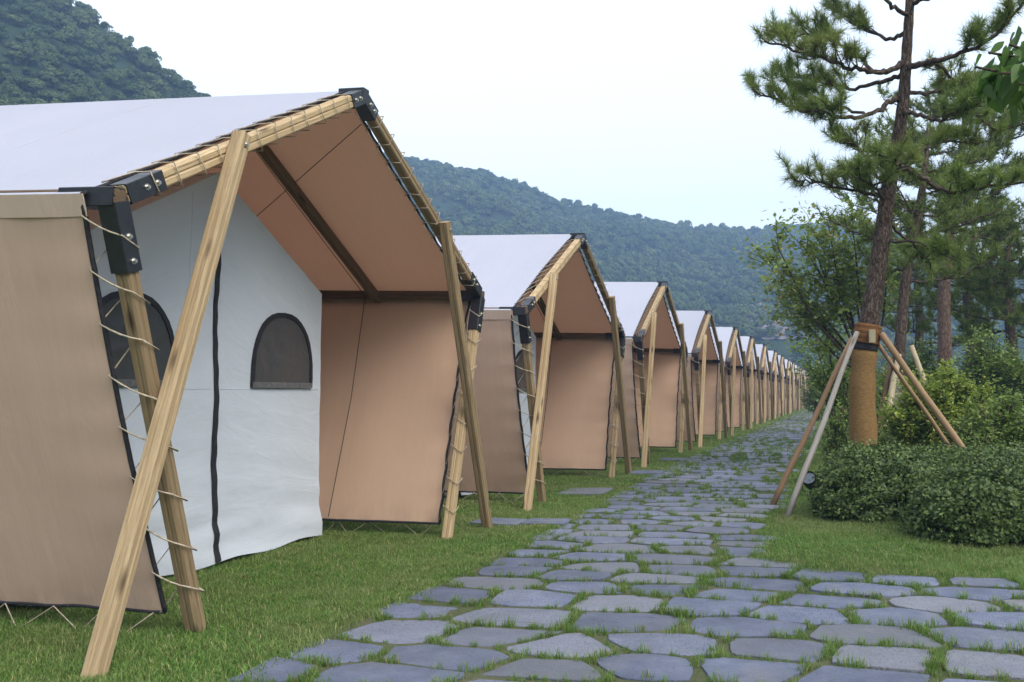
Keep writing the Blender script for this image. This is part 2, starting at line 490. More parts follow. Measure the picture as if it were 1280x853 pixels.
def beam(mb, p0, p1, w, h, up=Vector((1, 0, 0)), chamfer=0.010, groove=0.008, mi=0):
    """Sawn timber from p0 to p1; section w (side) by h (along 'up'), chamfered, a saw kerf down each broad face."""
    p0, p1 = Vector(p0), Vector(p1)
    d = p1 - p0
    L = d.length
    s, u = frame_for(d, up)
    a, b, c, g = w / 2, h / 2, chamfer, groove
    sec = [(-a + c, -b), (-g, -b), (0, -b + g), (g, -b), (a - c, -b), (a, -b + c), (a, -g), (a - g, 0), (a, g), (a, b - c),
           (a - c, b), (g, b), (0, b - g), (-g, b), (-a + c, b), (-a, b - c), (-a, g), (-a + g, 0), (-a, -g), (-a, -b + c)]
    if groove <= 0:
        sec = [(-a + c, -b), (a - c, -b), (a, -b + c), (a, b - c), (a - c, b), (-a + c, b), (-a, b - c), (-a, -b + c)]
    n = len(sec)
    vs_ = []
    for t in (0, 1):
        base = p0 + d * t
        for x, y in sec:
            vs_.append(base + s * x + u * y)
    per = [0.0]
    for i in range(n):
        x0, y0 = sec[i]; x1, y1 = sec[(i + 1) % n]
        per.append(per[-1] + math.hypot(x1 - x0, y1 - y0))
    fs, uvs = [], []
    for i in range(n):
        j = (i + 1) % n
        fs.append([i, j, n + j, n + i])
        uvs.append([(0, per[i]), (0, per[i + 1]), (L, per[i + 1]), (L, per[i])])
    fs.append(list(range(n))[::-1]); uvs.append([(0.3 + sec[i][0], 0.3 + sec[i][1] * 0.2) for i in range(n)][::-1])
    fs.append([n + i for i in range(n)]); uvs.append([(0.3 + sec[i][0], 0.3 + sec[i][1] * 0.2) for i in range(n)])
    mb.add(vs_, fs, uvs, mi)
    return mb

def tube(mb, pts, rad, sides=6, caps=True, mi=0, vscale=1.0):
    """Tube along a polyline; rad a number or one per point."""
    pts = [Vector(p) for p in pts]
    n = len(pts)
    if isinstance(rad, (int, float)):
        rad = [rad] * n
    vs_, fs, uvs = [], [], []
    ref = None
    L = 0.0
    Ls = []
    for i in range(n):
        if i == 0: d = pts[1] - pts[0]
        elif i == n - 1: d = pts[-1] - pts[-2]
        else: d = (pts[i + 1] - pts[i]).normalized() + (pts[i] - pts[i - 1]).normalized()
        if d.length < 1e-9: d = Vector((0, 0, 1))
        d.normalize()
        if i: L += (pts[i] - pts[i - 1]).length
        Ls.append(L)
        if ref is None:
            s, u = frame_for(d)
        else:
            s = ref - d * ref.dot(d)
            s = s.normalized() if s.length > 1e-6 else frame_for(d)[0]
            u = s.cross(d)
        ref = s
        for k in range(sides):
            a = 2 * math.pi * k / sides
            vs_.append(pts[i] + (s * math.cos(a) + u * math.sin(a)) * rad[i])
    for i in range(n - 1):
        cir = 2 * math.pi * rad[i]
        for k in range(sides):
            k2 = (k + 1) % sides
            fs.append([i * sides + k, (i + 1) * sides + k, (i + 1) * sides + k2, i * sides + k2])
            uvs.append([(Ls[i], cir * k / sides), (Ls[i + 1], cir * k / sides), (Ls[i + 1], cir * (k + 1) / sides), (Ls[i], cir * (k + 1) / sides)])
    if caps:
        fs.append(list(range(sides))); uvs.append([(0, 0)] * sides)
        fs.append([(n - 1) * sides + k for k in range(sides)][::-1]); uvs.append([(0, 0)] * sides)
    mb.add(vs_, fs, uvs, mi)
    return mb

def box(mb, c, half, axes=None, mi=0):
    c = Vector(c)
    ax = axes or (Vector((1, 0, 0)), Vector((0, 1, 0)), Vector((0, 0, 1)))
    vs_ = [c + ax[0] * (sx * half[0]) + ax[1] * (sy * half[1]) + ax[2] * (sz * half[2]) for sx in (-1, 1) for sy in (-1, 1) for sz in (-1, 1)]
    fs = [[0, 1, 3, 2], [4, 6, 7, 5], [0, 4, 5, 1], [2, 3, 7, 6], [0, 2, 6, 4], [1, 5, 7, 3]]
    mb.add(vs_, fs, None, mi)
    return mb

def sheet(mb, fn, nu, nv, thick, mi_top=0, mi_bot=0, uvs=(1, 1)):
    """Cloth of real thickness: fn(u, v) -> (point, normal)."""
    P = [[fn(i / nu, j / nv) for j in range(nv + 1)] for i in range(nu + 1)]
    top = [p + n * (thick / 2) for row in P for p, n in row]
    bot = [p - n * (thick / 2) for row in P for p, n in row]
    idx = lambda i, j: i * (nv + 1) + j
    def uvq(i, j): return (i / nu * uvs[0], j / nv * uvs[1])
    f1, u1, f2, u2 = [], [], [], []
    for i in range(nu):
        for j in range(nv):
            q = [(i, j), (i + 1, j), (i + 1, j + 1), (i, j + 1)]
            f1.append([idx(*a) for a in q]); u1.append([uvq(*a) for a in q])
            f2.append([idx(*a) for a in q][::-1]); u2.append([uvq(*a) for a in q][::-1])
    mb.add(top, f1, u1, mi_top)
    mb.add(bot, f2, u2, mi_bot)
    # rim, with vertices of its own so that the cloth keeps a crisp edge
    ring = [(i, 0) for i in range(nu)] + [(nu, j) for j in range(nv)] + [(i, nv) for i in range(nu, 0, -1)] + [(0, j) for j in range(nv, 0, -1)]
    m = len(ring)
    rv = [top[idx(*q)] for q in ring] + [bot[idx(*q)] for q in ring]
    mb.add(rv, [[k, m + k, m + (k + 1) % m, (k + 1) % m] for k in range(m)], None, mi_bot)
    return mb

def smooth01(t):
    t = np.clip(t, 0, 1)
    return t * t * (3 - 2 * t)

def vnoise(x, y, seed=0):
    """Cheap smooth value noise for numpy arrays, about -1..1."""
    x = np.asarray(x, float); y = np.asarray(y, float)
    def h(ix, iy):
        n = (ix * 374761393 + iy * 668265263 + seed * 974634771) & 0x7fffffff
        n = ((n ^ (n >> 13)) * 1274126177) & 0x7fffffff
        n = n ^ (n >> 16)
        return (n & 0xffff) / 32767.5 - 1
    ix = np.floor(x).astype(np.int64); iy = np.floor(y).astype(np.int64)
    fx = x - ix; fy = y - iy
    fx = fx * fx * (3 - 2 * fx); fy = fy * fy * (3 - 2 * fy)
    a = h(ix, iy) * (1 - fx) + h(ix + 1, iy) * fx
    b = h(ix, iy + 1) * (1 - fx) + h(ix + 1, iy + 1) * fx
    return a * (1 - fy) + b * fy

def fbm(x, y, seed=0, octaves=4):
    s, a = 0.0, 1.0
    for k in range(octaves):
        s = s + a * vnoise(np.asarray(x) * 2 ** k, np.asarray(y) * 2 ** k, seed + k)
        a *= 0.5
    return s / 1.9

# image position -> a point at a given distance along the row direction (for measuring where things stand)
_F = np.array([-math.sin(YAW) * math.cos(PITCH), math.cos(YAW) * math.cos(PITCH), math.sin(PITCH)])
_R = np.array([math.cos(YAW), math.sin(YAW), 0.0]); _U = np.cross(_R, _F)
def at(px, py, y):
    d = _F + _R * (px - 800.0) / 1171.33 - _U * (py - 426.5) / 1171.33
    return Vector(np.array([0, 0, CAM_Z]) + d * (y / d[1]))

# ================================================================== THE SETTING
# ---- plan of the paving: x of the edges as a function of y
def path_left(y): return -2.68 - 0.34 * smooth01((np.asarray(y, float) - 7) / 11)
def path_right(y):
    y = np.asarray(y, float)
    return -0.70 - 0.15 * smooth01((y - 8) / 7) - 0.75 * smooth01((y - 20) / 60)
def branch_top(x):
    x = np.asarray(x, float)
    return np.where(x < 0.18, 6.92 + 0.53 * (np.clip(0.18 - x, 0, 0.9) / 0.88) ** 2, 6.92 + 0.12 * np.clip(x - 0.18, 0, 1.0))
def in_path(x, y):
    strip = (x > path_left(y)) & (x < path_right(y))
    front = (x > path_left(y)) & (y < branch_top(x))
    return strip | front
def mound(x, y):
    """Raised grass bed east of the path."""
    x = np.asarray(x, float); y = np.asarray(y, float)
    d = np.minimum(x - path_right(y), y - branch_top(x) + 0.15)
    d = np.where((x > -0.8) & (y > 7.4) & (x < 0.3), x - path_right(y), d)
    h = 0.08 * smooth01(d / 2.2) + 0.04 * smooth01(d / 0.35)
    return np.where(d > 0, h + 0.015 * fbm(x * 1.3, y * 1.3, 5) * smooth01(d / 0.6), 0.0)

# ---- ground: one sheet to beyond the hills, raised into the bed on the right
def make_ground():
    xs = np.concatenate([np.array([-1500, -600, -200, -80, -40, -20, -12, -8, -5]), np.arange(-3.2, 12.01, 0.16), np.array([14, 18, 25, 40, 80, 200, 600, 1500])])
    ys = np.concatenate([np.array([-1500, -500, -150, -50, -15, -4, 0, 3]), np.arange(4, 16, 0.16), np.arange(16, 40, 0.6), np.array([42, 46, 52, 60, 75, 90, 120, 200, 400, 800, 1800])])
    X, Y = np.meshgrid(xs, ys, indexing='ij')
    far = smooth01((30 - X) / 15) * smooth01((70 - Y) / 20)
    Z = mound(X, Y) * far
    Z = np.where(in_path(X, Y), -0.03, Z)
    V = np.stack([X, Y, Z], -1).reshape(-1, 3)
    nx, ny = len(xs), len(ys)
    i, j = np.meshgrid(np.arange(nx - 1), np.arange(ny - 1), indexing='ij')
    a = (i * ny + j).ravel()
    F = np.stack([a, a + ny, a + ny + 1, a + 1], -1)
    o = link('ground', fast_mesh('ground', V, F, 4, M_LAWN, True))
    return tag(o, kind='structure')
make_ground()

# ---- paving: a soil bed with single stones on it
def make_path():
    ys = np.concatenate([np.arange(1.0, 16, 0.25), np.arange(16, 112, 1.5)])
    mb = MB()
    L = path_left(ys) + 0.0; Rr = path_right(ys)
    # main strip
    v, f = [], []
    for y, l, r in zip(ys, L, Rr):
        v += [(l - 0.04 + 0.05 * float(vnoise(y * 2.1, 1, 3)), y, 0.004), (r + 0.02, y, 0.004)]
    for k in range(len(ys) - 1):
        f.append([2 * k, 2 * k + 1, 2 * k + 3, 2 * k + 2])
    mb.add(v, f)
    # branch to the right in the foreground
    xs = np.arange(-0.7, 6.01, 0.25)
    v, f = [], []
    for x in xs:
        v += [(x, 1.0, 0.0), (x, float(branch_top(x)) + 0.0, 0.0)]
    for k in range(len(xs) - 1):
        f.append([2 * k, 2 * k + 2, 2 * k + 3, 2 * k + 1])
    mb.add(v, f)
    return tag(link('path', mb.mesh('path', M_JOINT)), kind='structure')
path = make_path()

def round_poly(pts, rnd, first=None):
    """Knocks the corners off a polygon and roughens its edge."""
    cut = first if first else rnd.uniform(0.04, 0.15)
    for it in range(2):
        out = []
        n = len(pts)
        for k in range(n):
            a, b = pts[k], pts[(k + 1) % n]
            out += [a + (b - a) * cut, a + (b - a) * (1 - cut)]
        pts = np.array(out)
        cut = 0.25
    pts = pts + rnd.normal(0, 0.0045, pts.shape)
    keep = [0]
    for k in range(1, len(pts)):
        if np.linalg.norm(pts[k] - pts[keep[-1]]) > 0.032:
            keep.append(k)
    return pts[keep]

def clip_poly(poly, n, c):
    """Keeps the side of the polygon where n . p <= c."""
    out = []
    m = len(poly)
    d = [float(q @ n) - c for q in poly]
    for k in range(m):
        k2 = (k + 1) % m
        if d[k] <= 0: out.append(poly[k])
        if d[k] * d[k2] < 0:
            t = d[k] / (d[k] - d[k2])
            out.append(poly[k] + (poly[k2] - poly[k]) * t)
    return out

def stone_mesh(poly, h, rnd):
    c = poly.mean(0)
    n = len(poly)
    tilt = rnd.normal(0, 0.010, 2)
    def zz(p): return h + float((p - c) @ tilt)
    v, f = [], []
    rings = [(1.0, -0.06, False), (1.0, -0.004, True), (0.99, 0.0, True)]
    for s, dz, top in rings:
        for p in poly:
            q = c + (p - c) * s
            v.append((q[0], q[1], (zz(q) + dz) if top else -0.03))
    for p in poly:
        q = c + (p - c) * 0.62
        v.append((q[0], q[1], zz(q) + 0.003 + float(rnd.normal(0, 0.0012))))
    for r in range(3):
        for k in range(n):
            k2 = (k + 1) % n
            f.append([r * n + k, r * n + k2, (r + 1) * n + k2, (r + 1) * n + k])
    f.append([3 * n + k for k in range(n)])
    return v, f

STONES = []
def make_stones():
    """Slabs packed like crazy paving: cells of staggered, jittered rows, split by an open joint."""
    rnd = np.random.default_rng(11)
    seeds = []
    y, row = 1.2, 0
    while y < 76:
        dy = rnd.uniform(0.34, 0.47)
        x = -4.6 + (0.3 if row % 2 else 0.0) + rnd.uniform(-0.1, 0.1)
        x1 = 5.4 if y < 9 else 1.2
        while x < x1:
            w = rnd.uniform(0.38, 0.80)
            seeds.append((x + w / 2, y + rnd.normal(0, 0.05)))
            x += w
        y += dy; row += 1
    S = np.array(seeds)
    K = np.array([0.62, 1.0])            # slabs are longer across the path than along it
    out = []
    for i, p in enumerate(S):
        if not (bool(in_path(p[0], p[1])) or bool(in_path(p[0] + 0.16, p[1]) and p[0] < -1.5)) or rnd.random() < 0.01: continue
        near = np.nonzero((np.abs(S[:, 0] - p[0]) < 1.5) & (np.abs(S[:, 1] - p[1]) < 1.1))[0]
        poly = [p + np.array(q) for q in ((-.55, -.36), (.55, -.36), (.55, .36), (-.55, .36))]
        g = rnd.uniform(0.014, 0.038)
        for j in near:
            if j == i: continue
            q = S[j]
            n = (q - p) * K * K
            L = np.linalg.norm(n)
            n = n / L
            c = float(n @ ((p + q) / 2)) - g
            poly = clip_poly(poly, n, c)
            if len(poly) < 3: break
        if len(poly) < 3: continue
        poly = np.array(poly)
        # keep clear of the lawn edges
        poly[:, 0] = np.maximum(poly[:, 0], path_left(poly[:, 1]) - 0.06)
        ext = poly.max(0) - poly.min(0)
        if ext[0] < 0.16 or ext[1] < 0.12: continue
        out.append(round_poly(poly, rnd))
    return out
STONES = make_stones()

def place_stones():
    rnd = np.random.default_rng(5)
    def visible(c):
        v = np.array([c[0], c[1], -CAM_Z]); z = v @ _F
        if z < 0.5: return False
        px = 800 + 1171.33 * (v @ _R) / z; py = 426.5 - 1171.33 * (v @ _U) / z
        return -80 < px < 1360 and py < 960
    vis = [p for p in STONES if visible(p.mean(0))]
    vis.sort(key=lambda p: p.mean(0)[1])
    rest = MB()
    for k, poly in enumerate(vis):
        h = 0.009 + rnd.uniform(-0.005, 0.008)
        v, f = stone_mesh(poly, h, rnd)
        if k < 300:
            c = poly.mean(0)
            me = MB().add([(a - c[0], b - c[1], z) for a, b, z in v], f).mesh('paver', M_STONE, False)
            o = link('paver', me, path, (c[0], c[1], 0))
        else:
            rest.add(v, f)
    if rest.v:
        o = link('paver_field', rest.mesh('paver_field', M_STONE, False), path)
        o['kind'] = 'stuff'
place_stones()

# ---- hills round the valley
def interp_az(az, table):
    t = np.array(table, float)
    return np.interp(az, t[:, 0], t[:, 1])
# azimuth (degrees right of the row direction), elevation of the wooded skyline, distance of the crest
FAR_EL = [(-180, 11), (-150, 13), (-110, 12), (-80, 9), (-55, 9), (-42, 11.5), (-34, 13.9), (-30, 14.3), (-26.8, 14.1), (-24, 13.85), (-21, 13.35), (-17.2, 12.1), (-14.2, 11.25),
          (-11.5, 10.75), (-9.3, 10.4), (-5.9, 10.2), (-3, 10.35), (0, 10.3), (3, 9.6), (7.6, 7.8), (12, 7.2), (20, 8.5), (35, 11), (60, 14), (90, 15), (130, 13), (180, 11)]
FAR_R = [(-180, 330), (-60, 330), (-30, 330), (-20, 360), (-9, 400), (0, 420), (10, 430), (40, 330), (80, 260), (130, 280), (180, 330)]
NEAR_EL = [(-115, 0), (-100, 14), (-80, 22), (-60, 23), (-50, 22), (-47.2, 21.3), (-45, 21.2), (-43.7, 20.6), (-40.5, 18.8), (-37.7, 17.1), (-34, 12.5), (-30, 8), (-26, 3), (-22, 0)]
TREE_H = 3.2
def far_h(x, y):
    az = np.degrees(np.arctan2(x, y)); r = np.hypot(x, y)
    R = interp_az(az, FAR_R)
    hr = R * np.tan(np.radians(interp_az(az, FAR_EL))) + CAM_Z - TREE_H
    t = (r - 0.36 * R) / (0.64 * R)
    up = hr * np.where(t < 1, np.clip(t, 0, 1) ** 1.15, 1 - 0.35 * (t - 1))
    g = fbm(x / 55, y / 55, 31, 4) * 9 * np.clip(t * 2.5, 0, 1) * np.clip((1.02 - t) * 4, 0.15, 1)
    return np.maximum(up + g, -6) - 2.0 * (t < 0)
def near_h(x, y):
    az = np.degrees(np.arctan2(x, y)); r = np.hypot(x, y)
    R = 175.0
    hr = R * np.tan(np.radians(interp_az(az, NEAR_EL)))  + CAM_Z - TREE_H
    t = (r - 0.34 * R) / (0.66 * R)
    up = hr * np.where(t < 1, np.clip(t, 0, 1) ** 1.1, 1 - 0.5 * (t - 1))
    g = fbm(x / 35, y / 35, 77, 4) * 5 * np.clip(t * 2.5, 0, 1) * np.clip((1.02 - t) * 4, 0.15, 1)
    return np.where(hr > 3, up + g, -6) - 2.0 * (t < 0)

def make_hill(name, hf, az0, az1, naz, r0, r1, nr):
    az = np.radians(np.linspace(az0, az1, naz)); r = np.linspace(r0, r1, nr)
    A, Rr = np.meshgrid(az, r, indexing='ij')
    X, Y = Rr * np.sin(A), Rr * np.cos(A)
    Z = hf(X, Y)
    V = np.stack([X, Y, Z], -1).reshape(-1, 3)
    i, j = np.meshgrid(np.arange(naz - 1), np.arange(nr - 1), indexing='ij')
    a = (i * nr + j).ravel()
    F = np.stack([a, a + 1, a + nr + 1, a + nr], -1)
    return tag(link(name, fast_mesh(name, V, F, 4, M_HILL, True)), kind='structure')
make_hill('hills', far_h, -180, 180, 361, 90, 620, 90)
make_hill('hill', near_h, -112, -24, 130, 50, 330, 60)

# ---- instancing of uncountable leaves, grass, forest
def scatter(name, pts, rotz, scl, sources, kind='stuff', tilt=None, idx=None):
    """One object: a point for every clump, geometry nodes set a clump mesh on each."""
    me = bpy.data.meshes.new(name)
    me.vertices.add(len(pts))
    me.vertices.foreach_set('co', np.asarray(pts, np.float32).ravel())
    rot = np.zeros((len(pts), 3), np.float32); rot[:, 2] = rotz
    if tilt is not None: rot[:, :2] = tilt
    at_ = me.attributes.new('rot', 'FLOAT_VECTOR', 'POINT'); at_.data.foreach_set('vector', rot.ravel())
    sc3 = np.asarray(scl, np.float32)
    if sc3.ndim == 1: sc3 = np.repeat(sc3[:, None], 3, 1)
    at_ = me.attributes.new('scl', 'FLOAT_VECTOR', 'POINT'); at_.data.foreach_set('vector', sc3.ravel())
    if idx is None: idx = RNG.integers(0, len(sources), len(pts))
    at_ = me.attributes.new('idx', 'INT', 'POINT'); at_.data.foreach_set('value', np.asarray(idx, np.int32))
    me.update()
    o = link(name, me)
    ng = bpy.data.node_groups.new(name + '_nodes', 'GeometryNodeTree')
    ng.interface.new_socket('Geometry', in_out='INPUT', socket_type='NodeSocketGeometry')
    ng.interface.new_socket('Geometry', in_out='OUTPUT', socket_type='NodeSocketGeometry')
    gi = ng.nodes.new('NodeGroupInput'); go = ng.nodes.new('NodeGroupOutput')
    g2i = ng.nodes.new('GeometryNodeGeometryToInstance')
    for s in reversed(sources):
        oi = ng.nodes.new('GeometryNodeObjectInfo'); oi.inputs['Object'].default_value = s
        oi.inputs['As Instance'].default_value = True
        ng.links.new(oi.outputs['Geometry'], g2i.inputs[0])
    # Object Info already gives instances: join them so that each source is one instance
    jn = ng.nodes.new('GeometryNodeJoinGeometry')
    for n in ng.nodes:
        if n.bl_idname == 'GeometryNodeObjectInfo':
            ng.links.new(n.outputs['Geometry'], jn.inputs[0])
    ip = ng.nodes.new('GeometryNodeInstanceOnPoints')
    ip.inputs['Pick Instance'].default_value = True
    def named(nm, typ):
        a = ng.nodes.new('GeometryNodeInputNamedAttribute'); a.data_type = typ; a.inputs['Name'].default_value = nm
        return a.outputs['Attribute']
    ng.links.new(gi.outputs[0], ip.inputs['Points'])
    ng.links.new(jn.outputs[0], ip.inputs['Instance'])
    ng.links.new(named('idx', 'INT'), ip.inputs['Instance Index'])
    e2r = ng.nodes.new('FunctionNodeEulerToRotation')
    ng.links.new(named('rot', 'FLOAT_VECTOR'), e2r.inputs[0])
    ng.links.new(e2r.outputs[0], ip.inputs['Rotation'])
    ng.links.new(named('scl', 'FLOAT_VECTOR'), ip.inputs['Scale'])
    ng.links.new(ip.outputs[0], go.inputs[0])
    ng.nodes.remove(g2i)
    md = o.modifiers.new('instances', 'NODES'); md.node_group = ng
    return tag(o, kind=kind)

def source(name, me):
    return bpy.data.objects.new(name, me)       # not linked to the scene: only read by the node groups

def rand_quads(cent, size, rnd, aspect=1.0, up_bias=0.0, normals=None, spread=1.0):
    """Leaf-like quads (diamond) at the given centres."""
    n = len(cent)
    nrm = rnd.normal(0, 1, (n, 3)) * spread
    if normals is not None: nrm = nrm + normals
    nrm[:, 2] += up_bias
    nrm /= np.linalg.norm(nrm, axis=1, keepdims=True) + 1e-9
    t = np.cross(nrm, rnd.normal(0, 1, (n, 3))); t /= np.linalg.norm(t, axis=1, keepdims=True) + 1e-9
    b = np.cross(nrm, t)
    s = np.asarray(size).reshape(-1, 1) if np.ndim(size) else np.full((n, 1), size)
    V = np.stack([cent - t * s * 0.5, cent + b * s * 0.5 * aspect + t * s * 0.05, cent + t * s * 0.5, cent - b * s * 0.5 * aspect + t * s * 0.05], 1)
    return V.reshape(-1, 3), np.arange(n * 4)

def crown_mesh(name, rnd, nleaf, leaf, mat, rx=3.4, rz=3.2):
    """Broadleaf crown seen from afar: lobes made of leaf sprays."""
    lobes = []
    for k in range(11):
        a = rnd.uniform(0, 2 * math.pi); q = rnd.uniform(0, 0.75) ** 0.7
        lobes.append((q * rx * math.cos(a), q * rx * math.sin(a), rz * (0.95 - 0.75 * q * q) + rnd.normal(0, 0.35) + 1.6, rnd.uniform(0.95, 1.7)))
    C, Nn = [], []
    for k in range(nleaf):
        lx, ly, lz, lr = lobes[rnd.integers(len(lobes))]
        d = rnd.normal(0, 1, 3); d[2] = abs(d[2]) * 1.1 - 0.25
        d /= np.linalg.norm(d)
        r = lr * rnd.uniform(0.72, 1.08)
        C.append((lx + d[0] * r, ly + d[1] * r, lz + d[2] * r * 0.85)); Nn.append(d)
    C = np.array(C); Nn = np.array(Nn)
    V, F = rand_quads(C, rnd.uniform(0.6, 1.4, len(C)) * leaf, rnd, 0.8, 0.35, Nn * 2.2, 0.6)
    return fast_mesh(name, V, F, 4, mat)

rnd_f = np.random.default_rng(3)
FOREST_SRC = [source('forest_crown_%d' % k, crown_mesh('forest_crown_%d' % k, rnd_f, 330, 1.15, M_FOREST, *s)) for k, s in enumerate([(3.2, 3.0), (2.7, 3.9), (3.8, 2.8), (2.3, 4.4), (3.0, 3.4)])]

NEAR_SRC = [source('hill_crown_%d' % k, crown_mesh('hill_crown_%d' % k, rnd_f, 900, 0.62, M_FOREST, *s)) for k, s in enumerate([(3.2, 3.0), (2.7, 3.9), (3.8, 2.8), (2.3, 4.4)])]

# pale rock scar on the far slope
SCAR = at(972, 420, 235.0)
def forest(name, hf, az0, az1, r0, r1, spacing, seed, src):
    rnd = np.random.default_rng(seed)
    area = math.radians(az1 - az0) / 2 * (r1 * r1 - r0 * r0)
    n = int(area / spacing ** 2)
    az = np.radians(rnd.uniform(az0, az1, n)); r = np.sqrt(rnd.uniform(r0 * r0, r1 * r1, n))
    x, y = r * np.sin(az), r * np.cos(az)
    z = hf(x, y)
    ok = z > 1.0
    d = np.degrees(az)
    seen = (d > -52) & (d < 16)
    ok &= seen | (rnd.random(n) < 0.15)
    ok &= ~((np.abs(d + 3.75) < 0.9 + 0.5 * vnoise(r / 7, d * 2, 3)) & (np.abs(z - SCAR.z + 2) < 8 + 4 * vnoise(r / 5, d * 3, 9)))
    x, y, z, d = x[ok], y[ok], z[ok], d[ok]
    s = rnd.uniform(0.42, 0.85, len(x)) * (1 + 0.2 * fbm(x / 30, y / 30, 4))
    s = np.where((d > -52) & (d < 16), s, s * 1.7)
    s = s * (0.56 if src is NEAR_SRC else 0.82)
    return scatter(name, np.stack([x, y, z - 2.0 * s], -1), rnd.uniform(0, 6.28, len(x)), np.stack([s, s, s * rnd.uniform(0.85, 1.25, len(x))], -1), src)
forest('forest', far_h, -180, 180, 120, 470, 2.75, 41, FOREST_SRC)
forest('hillside_forest', near_h, -105, -26, 62, 200, 1.85, 42, NEAR_SRC)

def make_scar():
    n, m = 26, 30
    V, F = [], []
    for i in range(n + 1):
        for j in range(m + 1):
            az = math.radians(-5.6 + 3.6 * i / n); r = 205 + 75 * j / m
            x, y = r * math.sin(az), r * math.cos(az)
            z = float(far_h(np.array(x), np.array(y)))
            V.append((x, y, z + 0.3 + 1.1 * float(fbm(np.array(x / 3.0), np.array(y / 3.0), 12)) + 0.8 * float(vnoise(x / 1.3, y / 1.3, 5))))
    for i in range(n):
        for j in range(m):
            a = i * (m + 1) + j
            F.append([a, a + 1, a + m + 2, a + m + 1])
    return tag(link('rocky_terrain', MB().add(V, F).mesh('rocky_terrain', M_ROCK, False)), kind='structure')
make_scar()

# ================================================================== TENTS
HE, ZE, ZA, HP = 2.359, 2.256, 3.502, 1.662      # half width at the eaves, eave and apex height, half width at the post feet
TILT = 0.030                                      # roofs climb slightly to the rear
DEPTH = 5.2
TENT_X, TENT_Y, SPACING, N_TENT = -3.488, 6.25, 6.229, 16
SL = (ZA - ZE) / HE
V3 = Vector

def rafter_pt(s, t, x=0.0, dz=0.0):
    """Point on the rafter line of side s; t = 0 at the eave, 1 at the apex."""
    return V3((x, s * HE * (1 - t), ZE + (ZA - ZE) * t - TILT * x + dz))
def post_pt(s, t, x=0.0):
    """Point on the post line of side s; t = 0 at the foot, 1 at the eave."""
    return V3((x, s * (HP + (HE - HP) * t), ZE * t - TILT * x * t))

def rope_sag(a, b, n=4, sag=0.01):
    a, b = V3(a), V3(b)
    return [a.lerp(b, k / n) - V3((0, 0, sag * 4 * (k / n) * (1 - k / n))) for k in range(n + 1)]

def bolts(parent, c, normal, n_list):
    """Hexagon bolt heads with washers at the given points."""
    for p in n_list:
        mb = MB()
        tube(mb, [V3(p) - normal * 0.002, V3(p) + normal * 0.004], 0.017, 10)
        tube(mb, [V3(p) + normal * 0.003, V3(p) + normal * 0.016], 0.0105, 6)
        o = link('bolt', mb.mesh('bolt', M_ZINC), parent)
        BOLTS.append(o)
BOLTS = []

def sleeve(mb, p0, p1, w, h, up):
    beam(mb, p0, p1, w, h, up, 0.004, 0.0)

def arch(y0, y1, z0, z1, n=18):
    """Outline of a window: straight bottom, upright sides running into a rounded top."""
    c, r = (y0 + y1) / 2, (y1 - y0) / 2
    pts = []
    for k in range(n + 1):
        a = math.pi * k / n
        pts.append((c + r * math.copysign(abs(math.cos(a)) ** 0.85, math.cos(a)), z0 + 0.09 + (z1 - z0 - 0.09) * math.sin(a) ** 0.85))
    return [(y1, z0)] + pts + [(y0, z0)]

